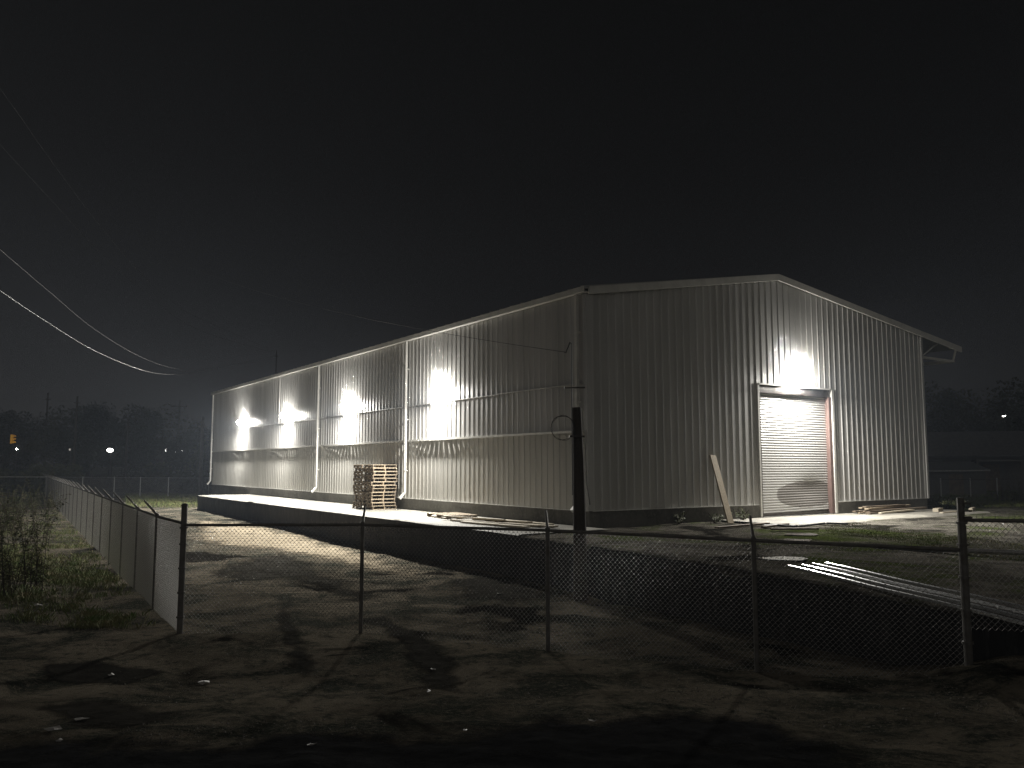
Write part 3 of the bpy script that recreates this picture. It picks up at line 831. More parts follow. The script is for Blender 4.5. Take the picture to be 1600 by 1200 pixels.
# ------------------------------------------------------------------ chain link fences
WR = 0.0046
def chain_mesh(length, height, name='chain_link', m='wire'):
    a = 0.036; hp = 0.038
    nw = int(length / a); ns = int((height + 0.08) / hp)
    vs = []; fs = []
    wr = WR; sq = 4
    for w_ in range(nw):
        x0 = w_ * a
        base = len(vs)
        for j in range(ns + 1):
            side_ = (j + w_) % 2
            x = x0 + (a + 0.003 if side_ else -0.003)
            y = 0.004 if side_ else -0.004
            z = -0.05 + j * hp
            for k in range(sq):
                t = 2 * math.pi * k / sq
                vs.append((x + wr * math.cos(t) * 0.75, y + wr * math.sin(t), z + wr * math.cos(t) * (-0.7 if side_ else 0.7)))
        for j in range(ns):
            for k in range(sq):
                i0 = base + j * sq + k; i1 = base + j * sq + (k + 1) % sq
                fs.append((i0, i1, i1 + sq, i0 + sq))
        # twisted tips above the rail
        if True:
            b0 = len(vs)
            x = x0 + (a if (ns + w_) % 2 else 0)
            z = -0.05 + ns * hp
            vs += [(x - 0.004, 0.0, z - 0.01), (x + 0.004, 0.0, z - 0.01), (x, 0.004, z + 0.055)]
            fs.append((b0, b0 + 1, b0 + 2))
    me = bpy.data.meshes.new(name); me.from_pydata(vs, [], fs); me.materials.append(M[m])
    me.polygons.foreach_set('use_smooth', [True] * len(me.polygons)); me.update()
    return me

def fence(name, pts, heights, label, arms=None, post_r=0.034, term=(0,), railm='post', postm='post', bases=None, share=None, arm_dir=None, top_rail=True, mesh=True, skip=()):
    """pts: list of ground points (Vector); one bay between neighbours"""
    root = empty(name, pts[0], 0, label, 'fence', 'chain link fences')
    o0 = Vector(pts[0])
    for i, p in enumerate(pts):
        if i in skip: continue
        h = heights[i]
        q = Vector(p) - o0
        b = MB()
        tm = i in term
        r_ = 0.05 if tm else post_r
        hh = h + (0.32 if tm else 0.02)
        b.tube([(q.x, q.y, q.z - 0.3), (q.x, q.y, q.z + hh)], r_, 12)
        po = b.build('post', M[postm], root, smooth=False)
        c = MB(); c.tube([(q.x, q.y, q.z + hh), (q.x, q.y, q.z + hh + 0.02), (q.x, q.y, q.z + hh + 0.045)], [r_ * 1.2, r_ * 1.2, 0.012], 12)
        c.build('post_cap', M[postm], po)
        if tm:
            for zz in (0.25, 0.65, 1.05, 1.45, 1.72):
                c = MB(); c.tube([(q.x, q.y, q.z + zz), (q.x, q.y, q.z + zz + 0.03)], r_ * 1.35, 12); c.build('clamp', M[railm], po)
        if arms and arms[i]:
            a = Vector(arms[i])
            b = MB(); b.tube([(q.x, q.y, q.z + hh), tuple(q + Vector((0, 0, hh)) + a)], [0.026, 0.018], 8)
            b.build('barb_arm', M[railm], po)
    for i in range(len(pts) - 1):
        a, b_ = Vector(pts[i]) - o0, Vector(pts[i + 1]) - o0
        if top_rail:
            r = MB(); r.tube([a + Vector((0, 0, heights[i])), b_ + Vector((0, 0, heights[i + 1]))], 0.024, 10); r.build('top_rail', M[railm], root)
        if mesh:
            ln = (b_ - a).xy.length
            if share is None: me = chain_mesh(ln, max(heights[i], heights[i + 1]))
            else: me = share
            mo = bpy.data.objects.new('chain_link', me); COL.objects.link(mo); mo.parent = root
            dxy = (b_ - a)
            hgt = max(heights[i], heights[i + 1])
            # frame whose x runs along the bay, sheared to follow the ground
            mo.location = a + Vector((0, 0, heights[i] - hgt))
            mo.rotation_euler = (0, -math.atan2(dxy.z + heights[i + 1] - heights[i], dxy.xy.length), math.atan2(dxy.y, dxy.x))
    return root

def G(x, y, dz=0.0): return Vector((x, y, gz(x, y) + dz))
FP = [(-5.52, 14.1), (-2.55, 14.3), (0.55, 12.95), (3.32, 11.55), (5.66, 10.55)]
FZ = [1.81, 1.80, 1.81, 1.78, 1.75]
fpts = []
for (x, y), zt in zip(FP, FZ): fpts.append(G(x, y))
hts = [zt - p.z for zt, p in zip(FZ, fpts)]
fence('chain_link_fence', fpts, hts, 'low sagging chain link fence across the front of the lot',
      arms=[None, (0.0, 0.22, 0.28), (-0.02, 0.2, 0.27), (0.02, 0.2, 0.3), None], term=(0, 4))
# left run: parallel to the long wall
d_l = Vector((-0.513, 0.858)).normalized()
lp = []
for k in range(25):
    x, y = -5.52 + d_l.x * 3.0 * k, 14.1 + d_l.y * 3.0 * k
    lp.append(Vector((x, y, 0.0 + (gz(x, y) if k < 1 else 0.0))))
shared = chain_mesh(3.0, 1.80, m='wire_lit')
fence('chain_link_fence', lp[1:], [1.80] * 24, 'long chain link fence running away on the left with barbed arms',
      arms=[(-0.26, -0.05, 0.3)] * 24, term=(), share=shared, railm='post', postm='galv')
lk = [lp[0], lp[1]]
fence('chain_link_fence', [lp[0] + Vector((-0.02, 0.06, 0)), lp[1] + Vector((0.02, -0.06, 0))], [1.80, 1.80], 'chain link bay joining the front corner post to the left run', term=(), share=chain_mesh(2.88, 1.76, m='wire_lit'))
# right stub on the upper yard
q0 = Vector((5.70, 10.56, 0.82)); q1 = Vector((8.6, 9.9, 0.82))
fence('chain_link_fence', [q0, q1], [1.30, 1.30], 'short higher chain link bay right of the fence corner post', term=(), skip=(0,))
# tall barbed post extension at the fence corner
ex_ = MB(); ex_.tube([(5.66, 10.55, 2.05), (5.66, 10.55, 2.40)], 0.045, 10)
for zz in (2.16, 2.24, 2.33): ex_.tube([(5.66, 10.5, zz), (5.76, 10.48, zz)], 0.012, 6)
tag(ex_.build('post_extension', M['post']), 'clipped top piece of the dark fence corner post before the yard', 'post top')
# back fence
bkp = [(-40, 72.0), (-36.3, 70.5), (-33, 69.2), (-30.3, 68.0), (-27.6, 67.0), (-24, 66.0), (-20, 65.0)]
fence('chain_link_fence', [Vector((x, y, 0.0)) for x, y in bkp], [1.85] * 7, 'distant chain link fence closing the far end of the lot', term=(), postm='white_post', railm='galv', share=None, mesh=True)
bkl = [(-40.2, 72.0), (-45, 72.5), (-50, 73), (-55, 73.5), (-62, 74)]
bf_ = fence('rail_fence', [Vector((x, y, 0.0)) for x, y in bkl], [1.85] * 5, 'dim pipe rail fence far off at the left edge', term=(), postm='trim', railm='trim', mesh=False)  # white material carries the light on these rails in its colour
bf_['group'] = 'far fences'

# ------------------------------------------------------------------ utility poles and cables
def utility_pole(u, vtop, Y, label, arm=1.2, zb=0.0, r=0.14):
    pm = M['pole_lit'] if r == 0.15 else M['pole']
    t = far(u, vtop, Y)
    e = empty('utility_pole', (t.x, t.y, zb), 0, label, 'utility pole', 'utility poles')
    h = t.z - zb
    b = MB(); b.tube([(0, 0, -0.3), (0, 0, h * 0.5), (0, 0, h)], [r * 1.15, r, r * 0.75], 10); b.build('pole_shaft', pm, e)
    b = MB(); b.box(-arm, arm, -0.06, 0.06, h - 0.8, h - 0.68); b.build('crossarm', pm, e)
    for x in (-arm * 0.9, -arm * 0.4, arm * 0.9) if arm > 0.7 else ():
        b = MB(); b.tube([(x, 0, h - 0.68), (x, 0, h - 0.56), (x, 0, h - 0.5)], [0.03, 0.06, 0.03], 8); b.build('insulator', M['dark_steel'], e)
    return e, t
pole_main, ptop = utility_pole(317, 652, 66.0, 'pale pole just left of the far end of the warehouse', arm=0.3, zb=0.1, r=0.15)
utility_pole(432, 548, 112.0, 'utility pole top rising behind the warehouse roof', arm=0.3, zb=0.0, r=0.10)
for u, v, Y, lab in ((75, 614, 98, 'thin dark utility pole farthest left against the sky'), (121, 619, 92, 'dark utility pole standing in front of the trees'),
                     (200, 656, 88, 'short thin pole between the two distant lamps'), (281, 626, 105, 'dark utility pole with a crossarm beside the distant lit yard')):
    utility_pole(u, v, Y, lab, arm=1.0 if u == 281 else 0.35, r=0.13)
def pix_cable(pix, depths, r, m, label):
    pts = [far(u, v, Y) for (u, v), Y in zip(pix, depths)]
    out = []
    def cr(a, b, c, d_, t):
        return 0.5 * ((2 * b) + (c - a) * t + (2 * a - 5 * b + 4 * c - d_) * t * t + (3 * b - a - 3 * c + d_) * t ** 3)
    P_ = [pts[0] * 2 - pts[1]] + pts + [pts[-1] * 2 - pts[-2]]
    for i in range(1, len(P_) - 2):
        for k in range(8): out.append(cr(P_[i - 1], P_[i], P_[i + 1], P_[i + 2], k / 8))
    out.append(pts[-1])
    return tag(MB().tube(out, r, 6).build('overhead_cable', m, smooth=True), label, 'cable', 'overhead cables at the left')
def dep(n, a=22, b=66): return [a * (b / a) ** (i / (n - 1)) for i in range(n)]
pix_cable([(-60, 410), (0, 454), (75, 504), (150, 549), (225, 579), (270, 585), (317, 580), (432, 558)], dep(7, 22, 62) + [112], 0.010, M['cable_bright'], 'lowest and brightest overhead cable sagging at the left')
pix_cable([(-60, 338), (0, 390), (75, 454), (150, 516), (225, 560), (277, 576), (317, 577), (432, 556)], dep(7, 22, 62) + [112], 0.006, M['cable_mid'], 'second overhead cable just above the brightest one')
pix_cable([(-40, 170), (0, 225), (75, 307), (150, 388), (225, 455), (317, 518), (432, 552)], dep(6, 22, 62) + [112], 0.004, M['cable'], 'faint high overhead cable, lower of the steep pair')
pix_cable([(-30, 98), (26, 174), (75, 244), (150, 345), (225, 433), (270, 472), (317, 500), (432, 550)], dep(7, 22, 62) + [112], 0.004, M['cable'], 'faint high overhead cable, upper of the steep pair')

# ------------------------------------------------------------------ vegetation
def leaf_cloud(mb, c, rx, ry, rz, n, size, rnd, clumps=14):
    cl = []
    for i in range(clumps):
        d_ = Vector((rnd.gauss(0, 1), rnd.gauss(0, 1), rnd.gauss(0, 1))).normalized() * rnd.uniform(0.35, 0.95)
        cl.append((Vector((d_.x * rx, d_.y * ry, d_.z * rz)), rnd.uniform(0.22, 0.45)))
    for i in range(n):
        k, rr_ = rnd.choice(cl)
        d_ = Vector((rnd.gauss(0, 1), rnd.gauss(0, 1), rnd.gauss(0, 1))).normalized() * (rnd.random() ** 0.4)
        p_ = Vector(c) + k + Vector((d_.x * rx * rr_, d_.y * ry * rr_, d_.z * rz * rr_))
        a = Vector((rnd.gauss(0, 1), rnd.gauss(0, 1), rnd.gauss(0, 1))).normalized()
        b_ = a.orthogonal().normalized(); s = size * rnd.uniform(0.6, 1.4)
        mb.add([p_ - a * s, p_ + b_ * s * 0.5, p_ + a * s, p_ - b_ * s * 0.5], [(0, 1, 2, 3)])

def tree_proto(name, h, w, seed, m, label, cat='tree', group='trees beyond the lot', n=5200, leaf=0.17):
    rnd = random.Random(seed)
    e = empty(name, (0, 0, 0), 0, label, cat, group)
    t = MB()
    t.tube([(0, 0, -0.3), (0.05, 0, h * 0.2), (0.1, 0.05, h * 0.42), (0, 0, h * 0.75)], [h * 0.028, h * 0.022, h * 0.016, h * 0.006], 8)
    for k in range(7):
        a = 2 * math.pi * k / 7 + rnd.uniform(-.3, .3); z0 = h * rnd.uniform(0.22, 0.5)
        t.tube([(0.05, 0, z0), (math.cos(a) * w * 0.25, math.sin(a) * w * 0.25, z0 + h * 0.14), (math.cos(a) * w * 0.4, math.sin(a) * w * 0.4, z0 + h * 0.26)], [h * 0.012, h * 0.008, h * 0.003], 6)
    t.build('trunk', M['bark'], e)
    c = MB(); leaf_cloud(c, (0, 0, h * 0.6), w * 0.5, w * 0.5, h * 0.4, n, leaf, rnd, 20)
    c.build('crown', m, e)
    return e
protos = [tree_proto('tree', 10.0, 10, s, M['leaf_dark'], None) for s in (1, 2, 3)]
tl = [(8, 640, 100, 'broad dark tree at the far left edge behind the traffic signal'), (48, 652, 104, 'low dark tree behind the leftmost utility pole'),
      (105, 641, 96, 'dark tree beside the second utility pole'), (143, 634, 100, 'highest dark tree of the distant row'), (176, 637, 106, 'dark tree above the brightest distant lamp'),
      (226, 640, 100, 'rounded dark tree right of the thin short pole'), (256, 641, 96, 'dark rounded tree above the paired distant lamps'), (292, 668, 92, 'lowest dark tree beside the far warehouse corner'),
      (328, 672, 100, 'dark tree peeping out beside the far downspout'),
      (1475, 606, 75, 'dark tall tree next to the right end of the gable'), (1530, 618, 82, 'dark tree behind the small house'), (1592, 600, 70, 'dark tree at the right edge above the small house'),
      (1650, 590, 74, 'dark tree beyond the right edge of the small house')]
used = [0, 0, 0]
for i, (u, v, Y, lab) in enumerate(tl):
    k = i % 3
    o = protos[k] if not used[k] else copy_tree(protos[k]); used[k] = 1
    t = far(u, v, Y); zb = 0.0 if u < 800 else 1.0
    o.location = (t.x, t.y, zb); s = (t.z - zb) / 10.0
    o.scale = (s * 1.05, s * 1.05, s); o.rotation_euler = (0, 0, i * 1.3); o['label'] = lab
# bushes
def bush(u, v, z, h, w, m, label, seed, n=900, leaf=0.07, Y=None, group='bushes and weeds'):
    rnd = random.Random(seed)
    weed = m.name == 'weed_leaves' and h > 0.8
    p_ = at(u, v, z) if Y is None else Vector((far(u, v, Y).x, Y, z))
    e = empty('bush', p_, 0, label, 'bush', group)
    s = MB()
    if weed:
        c = MB()
        for k in range(46):
            a = rnd.uniform(0, 6.28); rr_ = w * 0.42 * math.sqrt(rnd.random()); hh = h * rnd.uniform(0.35, 1.05)
            b0 = Vector((math.cos(a) * rr_, math.sin(a) * rr_, -0.1)); ln_ = Vector((rnd.gauss(0, .22), rnd.gauss(0, .22), 0)) * hh
            P3 = [b0, b0 + ln_ * 0.3 + Vector((0, 0, hh * 0.5)), b0 + ln_ + Vector((0, 0, hh))]
            s.tube(P3, [0.009, 0.006, 0.002], 4)
            for q in range(int(30 * hh)):
                t = rnd.uniform(0.12, 1.0)
                p3 = P3[0].lerp(P3[1], t * 2) if t < 0.5 else P3[1].lerp(P3[2], t * 2 - 1)
                g2 = rnd.uniform(0, 6.28); L_ = rnd.uniform(0.06, 0.16) * (1.25 - 0.6 * t)
                dv = Vector((math.cos(g2), math.sin(g2), rnd.uniform(-0.5, 0.6))).normalized() * L_
                sd_ = dv.cross(Vector((0, 0, 1))).normalized() * L_ * rnd.uniform(0.1, 0.22)
                c.add([p3, p3 + dv * 0.5 + sd_, p3 + dv + Vector((0, 0, -L_ * 0.25)), p3 + dv * 0.5 - sd_], [(0, 1, 2, 3)])
        s.build('stems', M['bark'], e); c.build('foliage', m, e)
        return e
    for k in range(9):
        a = rnd.uniform(0, 6.28); l = rnd.uniform(0.5, 1.0)
        s.tube([(0, 0, -0.1), (math.cos(a) * w * 0.2 * l, math.sin(a) * w * 0.2 * l, h * 0.5 * l), (math.cos(a) * w * 0.45 * l, math.sin(a) * w * 0.45 * l, h * 0.95 * l)], [0.022, 0.014, 0.005], 5)
    s.build('stems', M['bark'], e)
    c = MB(); leaf_cloud(c, (0, 0, h * 0.52), w * 0.5, w * 0.5, h * 0.5, n, leaf, rnd, 22); c.build('foliage', m, e)
    return e
bush(2, 915, 0.4, 1.8, 2.2, M['weed'], 'tall tangled weeds at the left edge, nearest the camera', 11, 2600, 0.05)
bush(5, 850, 0.45, 2.3, 3.0, M['weed'], 'tall dark weeds at the left edge, behind the nearest clump', 12, 2600, 0.055)
bush(-8, 826, 0.45, 1.5, 2.2, M['weed'], 'ragged weed clump at the foot of the left bank', 13, 1800, 0.05)
bush(18, 800, 0.45, 1.5, 2.8, M['weed'], 'grey weed clump on the left bank below the rail fence', 14, 1800, 0.06)
bush(70, 792, 0.4, 1.2, 2.4, M['weed'], 'low weeds beside the far part of the left fence', 15, 1200, 0.06)
bush(62, 700, 0.0, 3.4, 6.0, M['leaf_mid'], 'big pale bush behind the rail fence at the left', 16, 1800, 0.16, Y=80)
bush(95, 700, 0.0, 3.0, 4.0, M['leaf_mid'], 'rounded pale bush beside the far fence corner', 17, 1400, 0.16, Y=80)
bush(30, 700, 0.0, 2.6, 5.0, M['leaf_mid'], 'low bush under the traffic signal', 18, 1400, 0.16, Y=84)
bush(270, 700, 0.0, 3.0, 7.0, M['leaf_mid'], 'large bush in front of the paired distant lamps', 19, 1800, 0.18, Y=82)
bush(230, 700, 0.0, 2.8, 5.0, M['leaf_dark'], 'dark bush behind the far chain link fence', 20, 1400, 0.16, Y=80)
bush(325, 700, 0.2, 4.8, 3.0, M['leaf_mid'], 'leafy bush lit at the far corner of the warehouse', 21, 1200, 0.12, Y=70)
bush(297, 790, 0.2, 0.9, 1.6, M['weed'], 'small pale weed clump left of the far dock end', 22, 700, 0.06)
bush(1582, 786, 1.0, 1.3, 2.0, M['weed'], 'leafy green bush at the right edge beyond the yard', 23, 1500, 0.06)
bush(1478, 796, 1.05, 0.55, 1.6, M['weed'], 'low weeds at the right corner of the gable wall', 24, 900, 0.04)
bush(1545, 1012, 0.1, 0.55, 0.9, M['weed'], 'small weed clump at the foot of the fence corner post', 41, 260, 0.05)
wl = [(1062, 818, .35, 'tiny weed at the wall foot, left of the leaning plank'), (1118, 817, .3, 'tiny weed just left of the leaning plank foot'), (1160, 814, .4, 'small weed right of the leaning plank foot'),
      (1192, 806, .5, 'small weed beside the left jamb of the roller door'), (376, 768, .45, 'tiny dry weed at the far end of the dock wall'), (425, 770, .4, 'tiny dry weed on the dock by the wall')]
for k, (u, v, h, lab) in enumerate(wl):
    bush(u, v, 1.08, h, 0.5, M['weed'], lab, 30 + k, 160, 0.035)

# grass
def grass_patch(name, n, pick, hmin, hmax, label):
    rnd = random.Random(5); mb = MB(); c = 0
    while c < n:
        p_ = pick(rnd)
        if p_ is None: continue
        c += 1
        for k in range(3):
            h = rnd.uniform(hmin, hmax); a = rnd.uniform(0, 6.28); q = p_ + Vector((rnd.gauss(0, .03), rnd.gauss(0, .03), 0))
            dx, dy = math.cos(a), math.sin(a); w_ = 0.003 + h * 0.014
            ln_ = Vector((rnd.gauss(0, .4), rnd.gauss(0, .4), 0)) * h
            mb.add([q + Vector((-dy * w_, dx * w_, -0.02)), q + Vector((dy * w_, -dx * w_, -0.02)), q + ln_ * 0.4 + Vector((dy * w_ * .6, -dx * w_ * .6, h * .6)), q + ln_ + Vector((0, 0, h))], [(0, 1, 2, 3)])
    return tag(mb.build(name, M['grass']), label, 'grass', kind='stuff')
def pick_left(r):
    u, v = r.uniform(-60, 260), r.uniform(775, 960)
    p_ = at(u, v, 0.25)
    fx = -5.5 - (p_.y - 14.3) * 0.598
    if p_.x > fx - 0.3: return None
    if noise.noise(Vector((p_.x * 0.35, p_.y * 0.35, 2))) + 0.4 * noise.noise(Vector((p_.x * 1.3, p_.y * 1.3, 6))) < -0.1 + 0.6 * sm((v - 870) / 90) + r.gauss(0, 0.16): return None
    p_.z = gz(p_.x, p_.y); return p_
grass_patch('grass', 10000, pick_left, 0.02, 0.13, 'patchy rough grass and weeds on the bank left of the fence')
def pick_right(r):
    u, v = r.uniform(1290, 1640), r.uniform(815, 870)
    p_ = at(u, v, 1.05); lx, ly = loc(p_.x, p_.y)
    if lx < edge(ly) + 0.3 or ly > -2.6: return None
    t = 822 + (u - 1330) * 0.13
    if abs(v - t - 6) > 12: return None
    p_.z = yz(lx, ly); return p_
grass_patch('grass', 5000, pick_right, 0.012, 0.04, 'thin green strip of grass on the raised yard')
def pick_far(r):
    u, v = r.uniform(195, 330), r.uniform(777, 800)
    p_ = at(u, v, 0.05); p_.z = gz(p_.x, p_.y); 
    lx, ly = loc(p_.x, p_.y)
    if lx > -3.1 and ly < 33: return None
    return p_
grass_patch('grass', 3000, pick_far, 0.05, 0.2, 'lit grass beyond the far end of the dock')
def pick_rfar(r):
    u, v = r.uniform(1456, 1640), r.uniform(762, 795)
    p_ = at(u, v, 1.0); lx, ly = loc(p_.x, p_.y)
    if lx < GW + 0.4 and ly > -1: return None
    p_.z = yz(lx, ly); return p_
grass_patch('grass', 3500, pick_rfar, 0.05, 0.16, 'dim grass beside the far right corner of the warehouse')

# gravel and litter
rnd = random.Random(9); gv = MB(); c = 0
while c < 9000:
    u, v = rnd.uniform(180, 1600), 790 + 410 * rnd.random() ** 1.2
    p_ = at(u, v, 0.0 if v < 1000 else 0.2); lx, ly = loc(p_.x, p_.y)
    if lx > -3.2 and ly > -20: 
        p_ = at(u, v, 1.05); lx, ly = loc(p_.x, p_.y)
        if lx < edge(ly) + 0.1 or ly > -0.1: continue
        p_.z = yz(lx, ly)
    else: p_.z = gz(p_.x, p_.y)
    if noise.noise(Vector((p_.x * 0.6, p_.y * 0.6, 4))) < -0.15: continue
    s = 0.005 + 0.014 * rnd.random() ** 3
    a = rnd.uniform(0, 6.28)
    vs = []
    for k in range(4):
        t = a + k * math.pi / 2; vs.append(p_ + Vector((math.cos(t) * s * rnd.uniform(.6, 1.4), math.sin(t) * s * rnd.uniform(.6, 1.4), -0.002)))
    vs.append(p_ + Vector((rnd.uniform(-.3, .3) * s, rnd.uniform(-.3, .3) * s, s * rnd.uniform(.5, 1.1))))
    gv.add(vs, [(0, 1, 4), (1, 2, 4), (2, 3, 4), (3, 0, 4)]); c += 1
tag(gv.build('gravel', M['stone']), 'loose stones scattered over the dirt lot', 'gravel', kind='stuff')
for k, (u, v, s) in enumerate(((127, 1125, .09), (83, 1140, .10), (174, 1055, .07), (318, 1068, .12), (483, 1166, .07), (727, 1141, .03), (925, 1127, .05), (780, 928, .10), (670, 1080, .05), (676, 1046, .06), (57, 947, .14), (92, 1158, .06))):
    p_ = at(u, v, 0.15); 
    for _ in range(4): p_ = at(u, v, gz(p_.x, p_.y) + 0.01)
    b = MB(); n = 7; vs = [(0, 0, s * 0.25)]
    rr_ = random.Random(k)
    for i in range(n):
        t = 2 * math.pi * i / n; q = s * rr_.uniform(0.5, 1.1); vs.append((math.cos(t) * q, math.sin(t) * q * 0.7, rr_.uniform(0, s * 0.3)))
    b.add(vs, [(0, 1 + i, 1 + (i + 1) % n) for i in range(n)])
    o = b.build('litter_scrap', M['scrap']); o.location = p_; o.rotation_euler = (0, 0, k)
    tag(o, 'small crumpled pale scrap of litter on the dark dirt', 'litter', 'scraps of litter on the dirt')
o = MB().blob((0, 0, 0.12), 0.5, 0.3, 0.22, 4).build('rubble_block', M['white_post']); o.location = at(88, 774, 0.4)
tag(o, 'pale lump of broken concrete beside the left fence', 'rubble')

# ------------------------------------------------------------------ far lights, signal, house
def yard_lamp(u, v, Y, w, h, m, label, zb=0.0):
    t = far(u, v, Y)
    e = empty('yard_lamp', (t.x, t.y, zb), 0, label, 'lamp', 'distant lamps')
    hh = t.z - zb
    b = MB(); b.tube([(0, 0.25, -0.2), (0, 0.25, hh + 0.1)], [0.08, 0.05], 8); b.build('lamp_post', M['dark_steel'], e)
    b = MB(); b.box(-w / 2 - .03, w / 2 + .03, -0.02, 0.3, h / 2, h / 2 + 0.06, Matrix.Translation((0, 0, hh))); b.build('lamp_hood', M['dark_steel'], e)
    b = MB(); b.blob((0, 0, hh), w / 2, 0.12, h / 2, 1, 0.1, 10, 6); b.build('lamp_globe', m, e, smooth=True)
yard_lamp(172, 703.5, 95, 0.75, 0.45, M['far_lamp'], 'brightest distant white lamp, alone between the poles')
yard_lamp(261, 704, 95, 0.5, 0.4, M['far_lamp'], 'distant white lamp, left of the close trio')
yard_lamp(275, 705.5, 95, 0.26, 0.22, M['far_lamp'], 'small distant white lamp in the middle of the trio')
yard_lamp(287, 705, 95, 0.45, 0.3, M['far_lamp'], 'distant white lamp, right of the close trio')
yard_lamp(109, 702.5, 90, 0.16, 0.24, M['far_lamp_dim'], 'dim distant lamp beside the second utility pole')
yard_lamp(1569, 650, 72, 0.34, 0.16, M['far_lamp'], 'small white lamp above the roof of the dark house', zb=1.0)
# traffic signal side on, with a street lamp beside it
t = far(20, 686, 88)
e = empty('traffic_signal', t, 0, 'yellow traffic signal hanging from a wire at the far left', 'traffic signal')
b = MB(); b.box(-0.2, 0.06, -0.14, 0.14, -0.48, 0.48); b.build('signal_head', M['yellow'], e, bevel=0.02)
for z in (-0.32, 0, 0.32):
    b = MB()
    for k in range(8):
        a0, a1 = R(-20 + k * 27.5), R(-20 + (k + 1) * 27.5)
        vs = [(0.06, math.cos(q) * 0.12, z + math.sin(q) * 0.12) for q in (a0, a1)] + [(0.27, math.cos(q) * 0.12, z + math.sin(q) * 0.12 - 0.03) for q in (a1, a0)]
        b.add(vs, [(0, 1, 2, 3)])
    b.build('visor', M['yellow'], e)
b = MB(); b.tube([(-0.07, 0, 0.48), (-0.07, 0, 1.0)], 0.03, 6); b.build('hanger', M['dark_steel'], e)
cable('span_wire', (t.x - 30, t.y - 2, t.z + 2.1), (t.x + 16, t.y + 6, t.z + 2.4), 1.3, 0.02, M['cable'], 'thin span wire that carries the yellow traffic signal')
sl = empty('street_lamp', far(26, 701.5, 86.5) - Vector((0, 0, 0)), 0, 'small lit lamp below the yellow traffic signal', 'lamp', 'distant lamps')
b = MB(); b.blob((0, 0, 0), 0.07, 0.07, 0.045, 2, 0.05, 10, 6); b.build('lamp_globe', M['street_lens'], sl, smooth=True)
b = MB(); b.tube([(0, 0, -0.08), (0, 0, -4.4)], 0.05, 8); b.build('lamp_post', M['dark_steel'], sl)

# small house at the right
h0 = far(1560, 745, 58); 
hs = empty('house', (h0.x, h0.y, 0.9), R(-20), 'small dark house with a pitched roof beyond the yard', 'house')
b = MB(); b.box(-4.5, 4.5, 0, 7, 0, 2.6); b.build('wall', M['house_wall'], hs)
b = MB(); b.prism([(-0.5, 2.5), (3.5, 4.3), (7.5, 2.5), (7.5, 2.62), (3.5, 4.45), (-0.5, 2.62)], 'x', -5, 5); b.build('roof', M['house_roof'], hs)
for x in (-3.0, 2.6):
    w_ = MB(); w_.box(x - 0.6, x + 0.6, -0.04, -0.01, 0.9, 2.0); wo = w_.build('window', M['glass_dark'], hs)
    f = MB()
    for (a, b2, c_, d_) in ((x - .68, x + .68, 2.0, 2.08), (x - .68, x + .68, .82, .9), (x - .68, x - .6, .9, 2.0), (x + .6, x + .68, .9, 2.0)): f.box(a, b2, -0.06, -0.005, c_, d_)
    f.build('frame', M['white_post'], wo)
b = MB(); b.box(-0.9, 0.1, -0.03, -0.008, 0, 2.05); b.build('door', M['wood_old'], hs)
b = MB(); b.box(-1.6, 1.2, -1.8, -0.02, 2.2, 2.32); b.box(-1.55, -1.45, -1.75, -1.65, 0, 2.2); b.box(1.05, 1.15, -1.75, -1.65, 0, 2.2); b.build('porch', M['house_wall'], hs)
h1 = far(1494, 752, 50)
sdh = empty('shed', (h1.x, h1.y, 0.95), R(-15), 'low shed with a pale sloping roof beside the house', 'shed')
b = MB(); b.box(-1.6, 1.6, 0, 2.4, 0, 1.5); b.build('wall', M['house_wall'], sdh)
b = MB(); b.add([(-1.8, -0.3, 1.5), (1.8, -0.3, 1.55), (1.5, 2.6, 2.05), (-1.2, 2.6, 2.0), (-1.8, -0.3, 1.58), (1.8, -0.3, 1.63), (1.5, 2.6, 2.13), (-1.2, 2.6, 2.08)],
    [(3, 2, 1, 0), (4, 5, 6, 7), (0, 1, 5, 4), (1, 2, 6, 5), (2, 3, 7, 6), (3, 0, 4, 7)]); b.build('roof', M['galv'], sdh)
b = MB(); b.box(-0.4, 0.4, -0.03, -0.01, 0, 1.35); b.build('door', M['wood_old'], sdh)
wf = [Vector((far(u, 760, Y).x, Y, 1.0)) for u, Y in ((1440, 45), (1470, 46), (1516, 47), (1558, 48), (1605, 49), (1660, 50))]
rf_ = fence('wire_fence', wf, [1.05] * 6, 'low wire fence with pale posts beyond the gable corner', term=(), postm='white_post', railm='dark_steel', mesh=False)
rf_['group'] = 'far fences'
for k, o_ in enumerate([c_ for c_ in rf_.children if c_.name.startswith('post')]): pass

# ------------------------------------------------------------------ sky, camera, render
wd = bpy.data.worlds.new('World'); S.world = wd; wd.use_nodes = True
N = wd.node_tree.nodes; L = wd.node_tree.links
N.clear()
out = N.new('ShaderNodeOutputWorld')
tc = N.new('ShaderNodeTexCoord'); sp = N.new('ShaderNodeSeparateXYZ'); L.new(tc.outputs['Generated'], sp.inputs[0])
rp = N.new('ShaderNodeValToRGB'); L.new(sp.outputs[2], rp.inputs[0])
cr = rp.color_ramp
cr.elements[0].position = 0.0; cr.elements[0].color = (0.0148, 0.0142, 0.0140, 1)
cr.elements[1].position = 0.75; cr.elements[1].color = (0.0035, 0.0035, 0.0035, 1)
for pos, c3 in ((0.09, (0.0130, 0.0126, 0.0126)), (0.2, (0.0088, 0.0087, 0.0090)), (0.33, (0.0058, 0.0057, 0.0058)), (0.5, (0.0042, 0.0042, 0.0042))):
    q = cr.elements.new(pos); q.color = (*c3, 1)
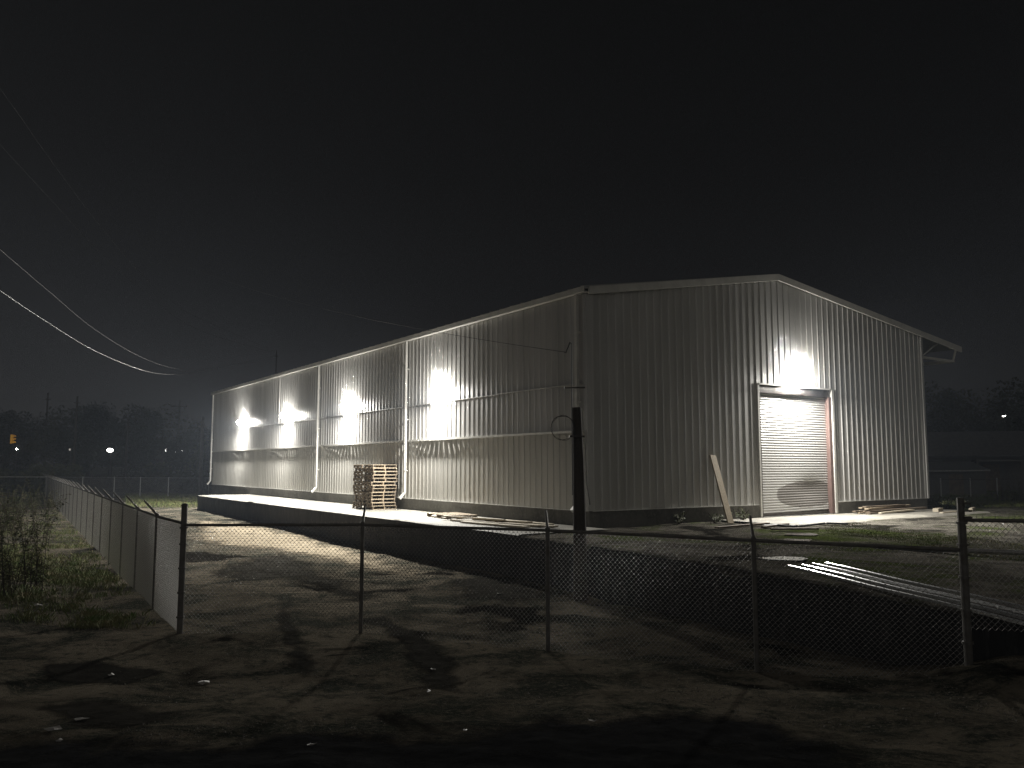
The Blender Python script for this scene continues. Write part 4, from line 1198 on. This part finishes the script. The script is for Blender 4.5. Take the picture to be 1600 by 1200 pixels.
# the town's glow is stronger towards the left of the lot
mr = N.new('ShaderNodeMapRange'); mr.inputs[1].default_value = -0.5; mr.inputs[2].default_value = 0.55; mr.inputs[3].default_value = 1.0; mr.inputs[4].default_value = 0.55
L.new(sp.outputs[0], mr.inputs[0])
bg = N.new('ShaderNodeBackground'); L.new(rp.outputs[0], bg.inputs[0]); L.new(mr.outputs[0], bg.inputs[1])
sk = N.new('ShaderNodeTexSky'); sk.sky_type = 'NISHITA'; sk.sun_disc = False; sk.sun_elevation = R(-6); sk.sun_rotation = R(200)
bg2 = N.new('ShaderNodeBackground'); L.new(sk.outputs[0], bg2.inputs[0]); bg2.inputs[1].default_value = 0.002
# glow of the lit street behind the viewer
m3 = N.new('ShaderNodeMapRange'); m3.inputs[1].default_value = 0.15; m3.inputs[2].default_value = -0.7; m3.inputs[3].default_value = 0.0; m3.inputs[4].default_value = TOWN
L.new(sp.outputs[1], m3.inputs[0])
bg3 = N.new('ShaderNodeBackground'); bg3.inputs[0].default_value = (1.0, 0.95, 0.88, 1); L.new(m3.outputs[0], bg3.inputs[1])
ad0 = N.new('ShaderNodeAddShader'); L.new(bg.outputs[0], ad0.inputs[0]); L.new(bg3.outputs[0], ad0.inputs[1])
ad = N.new('ShaderNodeAddShader'); L.new(ad0.outputs[0], ad.inputs[0]); L.new(bg2.outputs[0], ad.inputs[1])
L.new(ad.outputs[0], out.inputs[0])

hz = MB(); hz.box(-160, 160, -30, 190, -1.6, 40)
hm = bpy.data.materials.new('haze_air'); hm.use_nodes = True
hn = hm.node_tree.nodes; hn.clear()
ho = hn.new('ShaderNodeOutputMaterial'); hv = hn.new('ShaderNodeVolumePrincipled')
hv.inputs['Color'].default_value = (0.72, 0.83, 1.0, 1); hv.inputs['Density'].default_value = HAZE; hv.inputs['Anisotropy'].default_value = 0.0
hm.node_tree.links.new(hv.outputs[0], ho.inputs['Volume'])
tag(hz.build('haze', hm), 'thin damp night air that glows round the lamps', 'haze', kind='stuff')
cam = bpy.data.cameras.new('camera'); co = bpy.data.objects.new('camera', cam); COL.objects.link(co)
cam.sensor_width = 36.0; cam.lens = F / 1600 * 36.0
co.location = (0, 0, CAM_Z); co.rotation_euler = (R(90) + PITCH, 0, 0)
cam.clip_start = 0.1; cam.clip_end = 5000
S.camera = co
S.render.engine = 'CYCLES'
S.view_settings.view_transform = 'Standard'; S.view_settings.look = 'None'
S.view_settings.exposure = 0.22; S.view_settings.gamma = 1.0
S.cycles.use_denoising = True; S.cycles.denoising_prefilter = 'NONE'
S.cycles.max_bounces = 6; S.cycles.diffuse_bounces = 4; S.cycles.glossy_bounces = 3
S.cycles.sample_clamp_indirect = 4.0
S.cycles.use_light_tree = True
S.cycles.caustics_reflective = False; S.cycles.caustics_refractive = False
